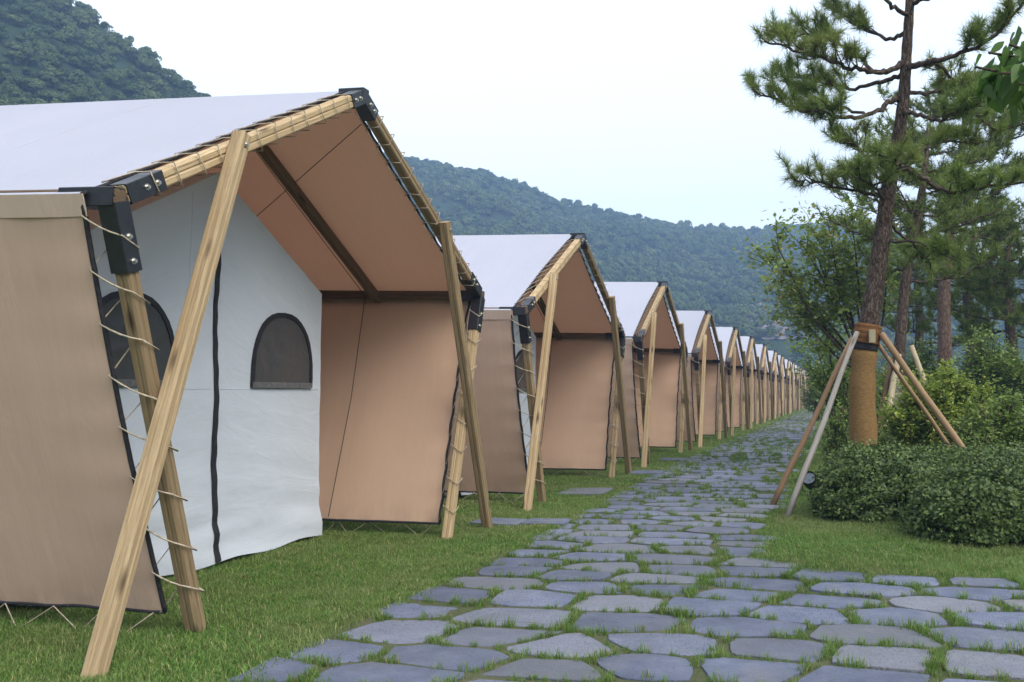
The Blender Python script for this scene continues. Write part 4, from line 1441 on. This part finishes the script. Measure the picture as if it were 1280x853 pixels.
# ---- the big pine in front, wrapped in burlap, held by props
Y1 = 11.2
def P1(px, py, dy=0.0): return at(px, py, Y1 + dy)
g1 = float(mound(np.array(0.27), np.array(11.2)))
b0 = P1(1082, 580); b0 = Vector((b0.x, b0.y, g1 - 0.05))
trunk1 = [b0, P1(1078, 500), P1(1081, 440), P1(1089, 390), P1(1097, 335), P1(1105, 280), P1(1110, 240), P1(1120, 190), P1(1129, 130), P1(1133, 70), P1(1137, 10), P1(1141, -50), P1(1139, -110), P1(1146, -170)]
BR1 = [
    ([P1(1131, 78), P1(1110, 90, -.2), P1(1092, 90, -.35), P1(1063, 86, -.5), P1(1033, 74, -.6), P1(1000, 64, -.6), P1(955, 52, -.5)], 0.034, 0.42, 0.36),
    ([P1(1092, 90, -.35), P1(1070, 68, -.2), P1(1040, 52, 0), P1(1010, 45, .1), P1(975, 42, .2)], 0.02, 0.35, 0.34),
    ([P1(1128, 92), P1(1102, 103, .2), P1(1068, 111, .4), P1(1038, 106, .5), P1(1000, 96, .5), P1(968, 98, .4)], 0.026, 0.4, 0.34),
    ([P1(1126, 121), P1(1107, 132, -.2), P1(1082, 145, -.4), P1(1053, 146, -.5), P1(1028, 141, -.55), P1(994, 134, -.5), P1(940, 112, -.4)], 0.03, 0.5, 0.34),
    ([P1(1082, 145, -.4), P1(1055, 135, -.1), P1(1020, 124, .1), P1(985, 110, .2)], 0.016, 0.4, 0.30),
    ([P1(1135, 40), P1(1112, 48, .3), P1(1088, 40, .5), P1(1060, 22, .6), P1(1035, 8, .6)], 0.024, 0.35, 0.36),
    ([P1(1136, 20), P1(1115, 8, -.3), P1(1090, -12, -.5), P1(1060, -25, -.6), P1(1030, -30, -.6)], 0.024, 0.3, 0.36),
    ([P1(1138, -10), P1(1110, -25, .2), P1(1075, -45, .4), P1(1040, -60, .4)], 0.022, 0.3, 0.36),
    ([P1(1139, 5), P1(1166, -4, -.3), P1(1200, -14, -.5), P1(1240, -20, -.5)], 0.026, 0.3, 0.36),
    ([P1(1140, -40), P1(1170, -58, .3), P1(1210, -72, .5), P1(1250, -76, .6)], 0.024, 0.3, 0.38),
    ([P1(1142, -80), P1(1115, -105, -.2), P1(1080, -120, -.3)], 0.02, 0.2, 0.36),
    ([P1(1143, -110), P1(1170, -128, .2), P1(1205, -140, .3)], 0.02, 0.2, 0.36),
    ([P1(1145, -150), P1(1135, -185, 0), P1(1145, -215, .1)], 0.018, 0.1, 0.36),
    ([P1(1133, 84), P1(1160, 78, -.3), P1(1176, 74, -.45), P1(1206, 64, -.6), P1(1245, 44, -.7), P1(1285, -5, -.8)], 0.036, 0.55, 0.30),
    ([P1(1160, 78, -.3), P1(1170, 80, .0), P1(1186, 94, .3), P1(1206, 123, .45), P1(1245, 162, .6), P1(1290, 150, .7)], 0.022, 0.30, 0.32),
    ([P1(1129, 116), P1(1150, 117, .2), P1(1175, 116, .4), P1(1203, 122, .55), P1(1240, 118, .6)], 0.024, 0.45, 0.32),
    ([P1(1127, 136), P1(1150, 145, -.3), P1(1175, 150, -.4), P1(1195, 142, -.5), P1(1225, 132, -.5)], 0.026, 0.5, 0.32),
    ([P1(1116, 208), P1(1140, 213, -.2), P1(1158, 226, -.3), P1(1186, 240, -.4), P1(1225, 236, -.5), P1(1290, 227, -.6)], 0.034, 0.55, 0.30),
    ([P1(1112, 238), P1(1095, 215, -.3), P1(1080, 195, -.4), P1(1062, 178, -.5), P1(1040, 166, -.5)], 0.016, 0.35, 0.28),
    ([P1(1109, 248), P1(1085, 242, -.4), P1(1055, 236, -.6), P1(1022, 228, -.7), P1(992, 224, -.7)], 0.02, 0.2, 0.30),
    ([P1(1112, 232), P1(1122, 215, -.5), P1(1120, 203, -.8), P1(1110, 197, -1.0)], 0.018, 0.2, 0.34),
    ([P1(1108, 250), P1(1095, 238, -.5), P1(1085, 228, -.8), P1(1070, 222, -1.0)], 0.018, 0.2, 0.34),
    ([P1(1104, 270), P1(1125, 292, .2), P1(1145, 308, .4), P1(1163, 330, .5)], 0.018, 0.6, 0.22),
    ([P1(1100, 303), P1(1130, 302, -.1), P1(1151, 303, -.2), P1(1191, 323, -.3)], 0.017, 0.75, 0.2),
    ([P1(1118, 200), P1(1150, 188, .3), P1(1185, 178, .5), P1(1225, 180, .6)], 0.018, 0.4, 0.28),
]
pine_tree, loc1 = pine('pine_tree', 'tall pine with crooked trunk wrapped in brown burlap, nearest the path', trunk1,
                       [0.145, 0.138, 0.125, 0.112, 0.104, 0.095, 0.088, 0.079, 0.070, 0.062, 0.053, 0.043, 0.033, 0.018], Y1, BR1, M_BARK, 101)
# burlap wrap, coir collar, strap
def wrap_part(name, pts, rads, mat, parent, loc, sides=16, bumpy=0.006):
    line = bez([Vector(p) - loc for p in pts], 6)
    n = len(line)
    rad = [float(np.interp(i / (n - 1), np.linspace(0, 1, len(rads)), rads)) + bumpy * math.sin(i * 1.9) for i in range(n)]
    mb = MB(); tube(mb, line, rad, sides)
    return link(name, mb.mesh(name, mat, True), parent)
wrap_part('burlap_wrap', [b0, P1(1078, 500), P1(1081, 436)], [0.160, 0.156, 0.148, 0.138], M_BURLAP, pine_tree, loc1)
wrap_part('strap', [P1(1081.0, 438), P1(1082.0, 430)], [0.146, 0.144], M_HEM, pine_tree, loc1, bumpy=0.0)
wrap_part('coir_collar', [P1(1082.0, 430), P1(1084.0, 418), P1(1086, 406)], [0.155, 0.160, 0.152], M_COIR, pine_tree, loc1)

def prop(label, foot, top, r, mat, group='props holding the big pine', foot_r=None):
    foot, top = Vector(foot), Vector(top)
    d = top - foot
    pts = [foot.lerp(top, k / 8) + Vector((math.sin(k * 1.3 + r * 90), math.cos(k * 1.7), 0)) * 0.006 for k in range(9)]
    mb = MB(); tube(mb, [p - foot for p in pts], [r * (1.12 - 0.2 * k / 8) for k in range(9)], 9)
    o = link('tree_prop', mb.mesh('tree_prop', mat, True), None, foot)
    return tag(o, label, 'prop', group)
def gz(x, y): return float(mound(np.array(x), np.array(y)))
cz = P1(1084, 420)
prop('silvery grey pole propping the big pine, foot nearest the camera', (-0.60, 9.92, gz(-.6, 9.92) - 0.03), cz + V3((-.12, -.20, .03)), 0.031, M_PROP_GREY)
prop('dark brown pole propping the big pine, just behind the grey one', (-0.84, 11.0, gz(-.84, 11.0) - 0.03), cz + V3((-.17, -.03, -.02)), 0.031, M_PROP_BROWN)
prop('thick tan pole propping the big pine, slanting away from the path', (1.72, 11.5, gz(1.72, 11.5) - .03), cz + V3((.15, -.10, .02)), 0.040, M_PROP_TAN)
prop('slender tan pole propping the big pine, beside the thick one', (1.62, 12.1, gz(1.62, 12.1) - .03), cz + V3((.13, .10, -.10)), 0.027, M_PROP_TAN)
# wooden packing pieces on the collar
mb = MB(); beam(mb, cz + V3((0.05, -0.19, -0.09)), cz + V3((0.05, -0.19, 0.06)), 0.075, 0.05, V3((0, 1, 0)), 0.006, 0)
o = link('wood_block', MB().mesh('tmp', M_WOOD) if False else mb.mesh('wood_block', M_BAMBOO), pine_tree); o.location = -loc1

# ---- second pine with a pale wrap, behind
Y2 = 15.5
def P2(px, py, dy=0.0): return at(px, py, Y2 + dy)
g2 = gz(P2(1120, 560).x, Y2)
b2 = P2(1119, 560); b2 = Vector((b2.x, b2.y, g2 - 0.05))
trunk2 = [b2, P2(1120, 520), P2(1123, 470), P2(1126, 420), P2(1130, 370), P2(1137, 320), P2(1147, 270), P2(1156, 215), P2(1160, 160)]
def side_branches(Pf, trunk, y, rnd, n, lo, hi, ln0, ln1, r=0.03, zmul=0.15, f0=0.35, tl=0.4):
    """Branches spreading from a trunk on all sides between two heights."""
    tl_ = bez(trunk, 6)
    out = []
    for k in range(n):
        t = lo + (hi - lo) * (k + rnd.random() * 0.8) / n
        p = tl_[min(len(tl_) - 1, int(t * (len(tl_) - 1)))]
        a = k * 2.4 + rnd.uniform(-.4, .4)
        L = ln0 + (ln1 - ln0) * (t - lo) / (hi - lo); L *= rnd.uniform(0.75, 1.2)
        d = Vector((math.cos(a), math.sin(a), zmul))
        mid = p + d * L * 0.5 + Vector((0, 0, -0.06 * L)) + Vector(rnd.normal(0, 0.06, 3))
        end = p + d * L + Vector((0, 0, 0.10 * L)) + Vector(rnd.normal(0, 0.08, 3))
        out.append(([p, p + d * L * 0.22 + Vector((0, 0, -.02)), mid, end], r * (1.1 - 0.5 * t), f0, tl))
    return out
r2 = np.random.default_rng(33)
BR2 = side_branches(P2, trunk2, Y2, r2, 17, 0.55, 1.0, 1.5, 0.8)
pine2, loc2 = pine('pine_tree', 'smaller pine with pale wrapped foot just behind the burlap pine', trunk2, [0.12, 0.11, 0.10, 0.09, 0.085, 0.075, 0.065, 0.05, 0.025], Y2, BR2, M_BARK, 102, M_NEEDLE2, 26, 0.11, 0.011, 0.75, spread=1.2)
wrap_part('pale_wrap', [b2, P2(1120, 520), P2(1123, 470)], [0.14, 0.135, 0.125], M_BURLAP_PALE, pine2, loc2)
c2 = P2(1126, 425)
prop('pale mottled pole leaning against the smaller pine', at(1104, 556, 14.6), c2 + V3((-.05, -.2, -.25)), 0.05, M_BAMBOO, 'props holding the smaller pine')
prop('thin brown pole leaning on the smaller pine, on its side towards the path', at(1094, 556, 15.6), c2 + V3((-.14, 0, -.3)), 0.042, M_PROP_BROWN, 'props holding the smaller pine')
prop('slim pale pole leaning on the smaller pine, on its side away from the path', at(1192, 568, 15.0), c2 + V3((.15, -.05, -.1)), 0.045, M_BAMBOO, 'props holding the smaller pine')

# ---- pines further back
def back_pine(label, px_list, y, radii, seed, nb, lo, hi, ln0, ln1, tl, mat=M_BARK_RED, dens=0.6):
    tp = [at(a, b, y) for a, b in px_list]
    tp[0] = Vector((tp[0].x, tp[0].y, gz(tp[0].x, tp[0].y) - 0.1))
    rr = np.random.default_rng(seed)
    br = side_branches(None, tp, y, rr, nb, lo, hi, ln0, ln1, 0.04, 0.12, 0.3, tl)
    return pine('pine_tree', label, tp, radii, y, br, mat, seed, M_NEEDLE2, 22, 0.15, 0.018, dens, spread=1.7)[0]
back_pine('pine with bare reddish trunk rising behind the yellow green shrub', [(1181, 530), (1181, 440), (1180, 370), (1186, 300), (1196, 230), (1205, 160), (1208, 110)], 22, [0.16, 0.15, 0.14, 0.12, 0.09, 0.06, 0.03], 201, 22, 0.50, 1.0, 2.9, 1.6, 0.6)
back_pine('dark trunked pine behind the reddish one, crown low above the shrubs', [(1213, 530), (1214, 450), (1211, 400), (1208, 350), (1215, 300), (1222, 260)], 27, [0.15, 0.14, 0.13, 0.11, 0.08, 0.03], 202, 17, 0.42, 1.0, 2.6, 1.2, 0.65, M_BARK)
back_pine('bushy pine farthest from the path, cut off by the edge of the picture', [(1268, 540), (1266, 450), (1262, 400), (1258, 345), (1262, 290)], 24, [0.15, 0.14, 0.12, 0.09, 0.03], 203, 17, 0.38, 1.0, 2.4, 1.0, 0.6, M_BARK)
back_pine('slender pine far behind the burlap pine, crown above the saplings', [(1150, 520), (1148, 450), (1150, 400), (1146, 350), (1150, 310)], 30, [0.14, 0.13, 0.12, 0.09, 0.03], 204, 15, 0.35, 1.0, 2.3, 1.0, 0.65, M_BARK)

# ---- broadleaf trees and shrubs
def leafy(name, label, base, stems, cat, leaf, leaf_n, mat, seed, wood=M_TWIG, aspect=0.6, twig=0.35, sub=7, f0=0.3, lift=0.3, group=None):
    """stems: list of (points, radius). Leaves gather round twigs that fork off the stems."""
    rnd = np.random.default_rng(seed)
    loc = Vector(base)
    T = empty(name, loc, label, cat, group)
    cents, nrms = [], []
    for pts, r0 in stems:
        line = bez([Vector(p) - loc for p in pts], 5)
        m = len(line)
        mb = MB(); tube(mb, line, [r0 * (1 - 0.8 * i / (m - 1)) + 0.003 for i in range(m)], 6)
        for k in range(sub):
            t = f0 + (1 - f0) * (k + rnd.random()) / sub
            ii = min(m - 2, int(t * (m - 1))); p = line[ii].lerp(line[ii + 1], t * (m - 1) - ii)
            d = (line[ii + 1] - line[ii]).normalized()
            dv = (d * 0.6 + Vector(rnd.normal(0, 0.8, 3)) + Vector((0, 0, lift))).normalized()
            L = twig * rnd.uniform(0.5, 1.3)
            q = p + dv * L
            tube(mb, [p, p.lerp(q, .5) + Vector(rnd.normal(0, .02, 3)), q], [0.008, 0.005, 0.003], 4, False)
            for j in range(leaf_n):
                tt = rnd.uniform(0.25, 1.1)
                c = p.lerp(q, tt) + Vector(rnd.normal(0, L * 0.22, 3))
                cents.append(c); nrms.append((0, 0, 0.8))
        link('stem', mb.mesh('stem', wood, True), T)
    C = np.array([tuple(c) for c in cents])
    V, F = rand_quads(C, rnd.uniform(0.6, 1.3, len(C)) * leaf, rnd, aspect, 0.7, np.array(nrms), 0.8)
    link('foliage', fast_mesh('foliage', V, F, 4, mat), T)
    return T

def ground_at(px, py_guess, y):
    p = at(px, py_guess, y)
    return Vector((p.x, y, gz(p.x, y)))

# olive tree fanning out to the left behind the big pine
YA = 17.0
ba = ground_at(1086, 540, YA)
ra = np.random.default_rng(61)
st = []
root = at(1084, 470, YA)
for (ex, ey) in ((958, 322), (972, 368), (985, 345), (968, 300), (1000, 300), (1015, 285), (1035, 280), (1022, 322), (1050, 300), (1000, 395), (1065, 270), (1090, 285), (1110, 300), (1042, 350)):
    dy = ra.uniform(-1.0, 1.0)
    mx, my = (1084 + ex) / 2 + ra.uniform(-6, 10), (470 + ey) / 2 + ra.uniform(-6, 18)
    st.append(([root + V3((ra.normal(0, .04), ra.normal(0, .04), ra.uniform(-.3, .1))), at(mx, my, YA + dy * .6), at(ex, ey, YA + dy)], 0.028))
st.append(([ba, ba.lerp(root, .5) + V3((.04, 0, 0)), root], 0.075))
leafy('broadleaf_tree', 'olive green broadleaf tree fanning out behind the burlap pine', ba, st, 'tree', 0.105, 34, M_OLIVE, 62, twig=0.50, sub=15, f0=0.50)

# thin sapling left of the pine
YS = 19.0
bs = ground_at(1046, 545, YS)
st = []
for (ex, ey) in ((1018, 425), (1030, 400), (1045, 412), (1058, 430), (1012, 455), (1035, 440), (1062, 460), (1025, 470)):
    st.append(([bs + V3((ra.normal(0, .05), ra.normal(0, .1), 0)), at((1046 + ex) / 2 + 3, (545 + ey) / 2, YS + ra.normal(0, .2)), at(ex, ey, YS + ra.normal(0, .4))], 0.02))
leafy('sapling', 'thin light green sapling between the tents and the burlap pine', bs, st, 'tree', 0.10, 24, M_SAPLING, 63, twig=0.4, sub=12, f0=0.35)

YS = 33.0
bs = ground_at(1040, 520, YS)
st = []
for (ex, ey) in ((1028, 470), (1038, 455), (1050, 462), (1033, 485), (1046, 490)):
    st.append(([bs + V3((ra.normal(0, .05), ra.normal(0, .1), 0)), at((1040 + ex) / 2 + 1, (520 + ey) / 2, YS), at(ex, ey, YS + ra.normal(0, .5))], 0.02))
leafy('bush', 'distant fresh green bush where the path runs out', bs, st, 'bush', 0.12, 16, M_SAPLING, 73, twig=0.5, sub=9, f0=0.15)

def bush(label, px0, px1, py_top, py_bot, y, mat, seed, leaf, nst, leaf_n, sub, twig, name='bush', flat=1.0):
    rr = np.random.default_rng(seed)
    cx = (px0 + px1) / 2
    base = ground_at(cx, py_bot, y)
    st = []
    w = (px1 - px0) / 2 / 1171.33 * y * 0.86
    h = max(0.3, at(cx, py_top, y).z - base.z) * 0.9
    for k in range(nst):
        a = rr.uniform(0, 6.28); q = math.sqrt(rr.random())
        ez = h * (1 - 0.55 * q * q * flat) * rr.uniform(0.72, 1.0)
        e = base + V3((q * w * math.cos(a), q * w * 0.8 * math.sin(a), ez))
        s0 = base + V3((rr.normal(0, w * .16), rr.normal(0, w * .12), 0))
        st.append(([s0, s0.lerp(e, .5) + V3((rr.normal(0, .05), rr.normal(0, .05), .06)), e], 0.014))
    return leafy(name, label, base, st, 'bush', leaf, leaf_n, mat, seed, twig=twig, sub=sub, f0=0.3)

bush('rounded yellow green bush behind the hedge, under the slanting tan poles', 1092, 1268, 428, 565, 13.2, M_SHRUB_Y, 301, 0.055, 76, 40, 15, 0.20)
bush('dark leafy bush between the path and the foot of the burlap pine', 1030, 1075, 478, 562, 13.4, M_SHRUB_D, 302, 0.045, 16, 20, 10, 0.16)
bush('mid green bush next to the yellow green one, farther from the path', 1195, 1320, 480, 600, 12.3, M_SHRUB_D, 303, 0.052, 50, 34, 14, 0.20)
bush('low dark bush between the two wrapped pines', 1085, 1150, 505, 565, 14.3, M_SHRUB_D, 304, 0.05, 18, 20, 10, 0.16)
bush('fresh green bush showing between burlap trunk and tan prop', 1090, 1135, 435, 540, 17.5, M_SAPLING, 305, 0.075, 14, 16, 10, 0.25)
bush('low green bush between the yellow green bush and the hedge', 1170, 1265, 530, 600, 11.8, M_SHRUB_D, 306, 0.042, 26, 22, 10, 0.15)
bush('olive bush far behind the sapling', 1000, 1045, 440, 515, 45.0, M_OLIVE, 307, 0.16, 22, 18, 10, 0.5)

bush('leafy thicket between the burlap pine and the reddish trunk', 1108, 1200, 405, 520, 24.0, M_SHRUB_D, 308, 0.10, 40, 26, 12, 0.34)
bush('tall green thicket under the pines at the right edge of the picture', 1180, 1310, 395, 530, 20.5, M_SHRUB_D, 309, 0.085, 70, 26, 13, 0.32)
bush('light green bush behind the sapling by the path', 1050, 1100, 420, 530, 22.0, M_SAPLING, 310, 0.09, 26, 22, 11, 0.32)

# ---- clipped boxwood hedge mounds
def hedge(label, cx, cy, rx, ry, h, seed, nleaf, leaf=0.036, square=3.2):
    rnd = np.random.default_rng(seed)
    base = Vector((cx, cy, gz(cx, cy) - 0.02))
    T = empty('hedge', base, label, 'hedge', 'clipped hedge mounds')
    def surf(d, k):
        # superellipsoid mound with lumps
        q = (np.abs(d[:, 0]) ** square + np.abs(d[:, 1]) ** square + np.abs(np.maximum(d[:, 2], 0)) ** square) ** (-1 / square)
        lump = 1 + 0.16 * fbm(d[:, 0] * 2.6 + seed, d[:, 1] * 2.6 + d[:, 2] * 2, seed) + 0.06 * vnoise(d[:, 0] * 9, d[:, 1] * 9 + d[:, 2] * 8, seed + 2)
        r = (q * lump * k)[:, None]
        P = d * r * np.array([rx, ry, h])
        return P
    # woody core
    nu, nv = 28, 12
    D = []
    for j in range(nv + 1):
        e = math.radians(-4 + 94 * j / nv)
        for i in range(nu):
            a = 2 * math.pi * i / nu
            D.append((math.cos(a) * math.cos(e), math.sin(a) * math.cos(e), math.sin(e)))
    D = np.array(D); Pc = surf(D, np.full(len(D), 0.86))
    F = [[j * nu + i, j * nu + (i + 1) % nu, (j + 1) * nu + (i + 1) % nu, (j + 1) * nu + i] for j in range(nv) for i in range(nu)]
    link('core', MB().add([tuple(p) for p in Pc], F).mesh('core', M_CORE, True), T)
    # leaves
    d = rnd.normal(0, 1, (nleaf, 3)); d[:, 2] = np.abs(d[:, 2]) * 0.9; d /= np.linalg.norm(d, axis=1, keepdims=True)
    k = 0.84 + 0.17 * rnd.random(nleaf) ** 0.7 + np.where(rnd.random(nleaf) < 0.12, rnd.uniform(0, 0.14, nleaf), 0)
    gap = vnoise(d[:, 0] * 5 + 3, d[:, 1] * 5 + d[:, 2] * 6, seed + 9)
    thin = rnd.random(nleaf) > np.clip(-gap * 1.8 - 0.2, 0, 0.85)
    d, k = d[thin], k[thin]; nleaf = len(d)
    P = surf(d, k)
    P[:, 2] = np.maximum(P[:, 2], 0.03 + 0.05 * rnd.random(nleaf))
    V, Fq = rand_quads(P, rnd.uniform(0.65, 1.35, nleaf) * leaf, rnd, 0.65, 0.25, d * 0.9, 0.8)
    link('foliage', fast_mesh('foliage', V, Fq, 4, M_BOX), T)
    # little stems at the foot
    mb = MB()
    for q in range(14):
        a = rnd.uniform(3.3, 6.1)
        p0 = Vector((math.cos(a) * rx * 0.72, math.sin(a) * ry * 0.72, 0)); p1 = Vector((math.cos(a) * rx * 0.86, math.sin(a) * ry * 0.86, 0.22))
        tube(mb, [p0, p1], [0.008, 0.005], 4)
    link('stem', mb.mesh('stem', M_TWIG), T)
    return T
hedge('clipped hedge mound beside the path, in front of the burlap pine', 0.38, 10.0, 0.68, 0.78, 0.66, 1, 46000)
hedge('low clipped hedge mound with its foot on the front lawn', 1.30, 8.52, 0.74, 0.62, 0.55, 2, 48000)
hedge('hedge mound behind the low front one, running out of the picture', 1.75, 10.2, 1.0, 0.65, 0.62, 3, 36000)
hedge('further hedge mound at the foot of the burlap pine', 0.98, 11.2, 0.55, 0.45, 0.55, 4, 22000)

# ---- black spotlight on the lawn
def spotlight():
    p = at(1013, 622, 11.6); z0 = gz(p.x, 11.6)
    T = empty('spotlight', (p.x, 11.6, z0), 'small black spotlight in the grass beside the hedge', 'lamp')
    ax = V3((-0.15, -0.75, 0.62)).normalized()
    c = V3((0, 0, 0.17))
    mb = MB()
    prof = [(-0.09, 0.028), (-0.085, 0.05), (-0.02, 0.072), (0.05, 0.085), (0.085, 0.092), (0.09, 0.092)]
    tube(mb, [c + ax * a for a, r in prof], [r for a, r in prof], 18)
    b = link('housing', mb.mesh('housing', M_FIXTURE, True), T)
    mb = MB(); tube(mb, [c + ax * 0.088, c + ax * 0.097], 0.076, 18)
    link('lens', mb.mesh('lens', M_LENS), b)
    mb = MB()
    tube(mb, [c + ax * 0.088, c + ax * 0.115], 0.093, 18, False)
    s, u = frame_for(ax)
    tube(mb, [c + ax * 0.115, c + ax * 0.088], 0.0895, 18, False)
    link('visor', mb.mesh('visor', M_FIXTURE, True), b)
    mb = MB()
    tube(mb, [V3((0, 0, -0.05)), V3((0, 0, 0.06))], 0.012, 8)
    tube(mb, [c + s * 0.095, V3((s.x * .095, s.y * .095, 0.07)), V3((0, 0, 0.06)), V3((-s.x * .095, -s.y * .095, 0.07)), c - s * 0.095], 0.008, 6)
    link('stake', mb.mesh('stake', M_FIXTURE, True), T)
M_LENS = mat_simple('clear_lens', (0.08, 0.10, 0.13), 0.08, 0.8)
spotlight()

# ---- broad-leaved tree east of the view, one branch reaching into it
def overhang():
    base = Vector((3.1, 7.7, gz(3.1, 7.7) - 0.05))
    rnd = np.random.default_rng(88)
    T = empty('broadleaf_tree', base, 'broad leaved tree hanging a leafy branch into the upper right corner', 'tree')
    top = base + V3((-0.1, -0.1, 4.4))
    mb = MB(); tube(mb, bez([V3((0, 0, 0)), V3((.06, .03, 1.4)), V3((-.05, -.05, 3.0)), top - base], 6), [0.12 - 0.004 * i for i in range(19)], 10)
    link('trunk', mb.mesh('trunk', M_BARK, True), T)
    tips = [at(1220, 84, 4.6), at(1236, 66, 4.7), at(1250, 92, 4.5), at(1262, 56, 4.7), at(1275, 105, 4.5), at(1300, 40, 4.9), at(1340, 90, 4.8), at(1390, 20, 5.2), at(1400, 120, 5.3)]
    V, Fc = [], []
    for ti, tp in enumerate(tips):
        s0 = base.lerp(top, 0.62 + 0.05 * (ti % 3)) - base
        e = tp - base
        mid = s0.lerp(e, 0.55) + V3((0, 0, 0.22))
        line = bez([s0, mid, e], 8)
        mb = MB(); tube(mb, line, [0.03 * (1 - 0.9 * i / (len(line) - 1)) + 0.003 for i in range(len(line))], 5)
        link('branch', mb.mesh('branch', M_TWIG, True), T)
        for k in range(80):
            t = 0.55 + 0.45 * rnd.random() ** 0.6
            p = line[int(t * (len(line) - 1))] + Vector(rnd.normal(0, 0.055, 3))
            d = (V3((rnd.normal(0, .6) - .35, rnd.normal(0, .6), -0.75 + rnd.normal(0, .3)))).normalized()
            L = rnd.uniform(0.085, 0.15); W_ = L * rnd.uniform(0.19, 0.27)
            s_, u_ = frame_for(d, Vector(rnd.normal(0, 1, 3)).normalized())
            o = len(V)
            prof = [(0, 0.08), (0.22, 0.8), (0.45, 1.0), (0.72, 0.62), (1.0, 0.02)]
            for a, w in prof:
                cpt = p + d * (L * a) - V3((0, 0, 0.02 * a * a))
                V += [tuple(cpt - s_ * W_ * w + u_ * W_ * 0.25 * w), tuple(cpt), tuple(cpt + s_ * W_ * w + u_ * W_ * 0.25 * w)]
            for a in range(len(prof) - 1):
                for q in (0, 1):
                    Fc.append([o + a * 3 + q, o + a * 3 + q + 1, o + a * 3 + q + 4, o + a * 3 + q + 3])
    me = MB().add(V, Fc).mesh('foliage', M_BIGLEAF, True)
    link('foliage', me, T)
overhang()

# ================================================================== HAZE
def haze():
    mb = MB(); box(mb, (0, 0, 62.0), (640, 640, 70.0))
    m, nt, out = new_mat('valley_haze')
    pv = nt.nodes.new('ShaderNodeVolumePrincipled')
    pv.inputs['Color'].default_value = (0.40, 0.62, 1.0, 1)
    pv.inputs['Density'].default_value = 0.0014
    pv.inputs['Anisotropy'].default_value = 0.0
    nt.links.new(pv.outputs[0], out.inputs['Volume'])
    o = link('haze', mb.mesh('haze', m))
    return tag(o, kind='stuff')
haze()
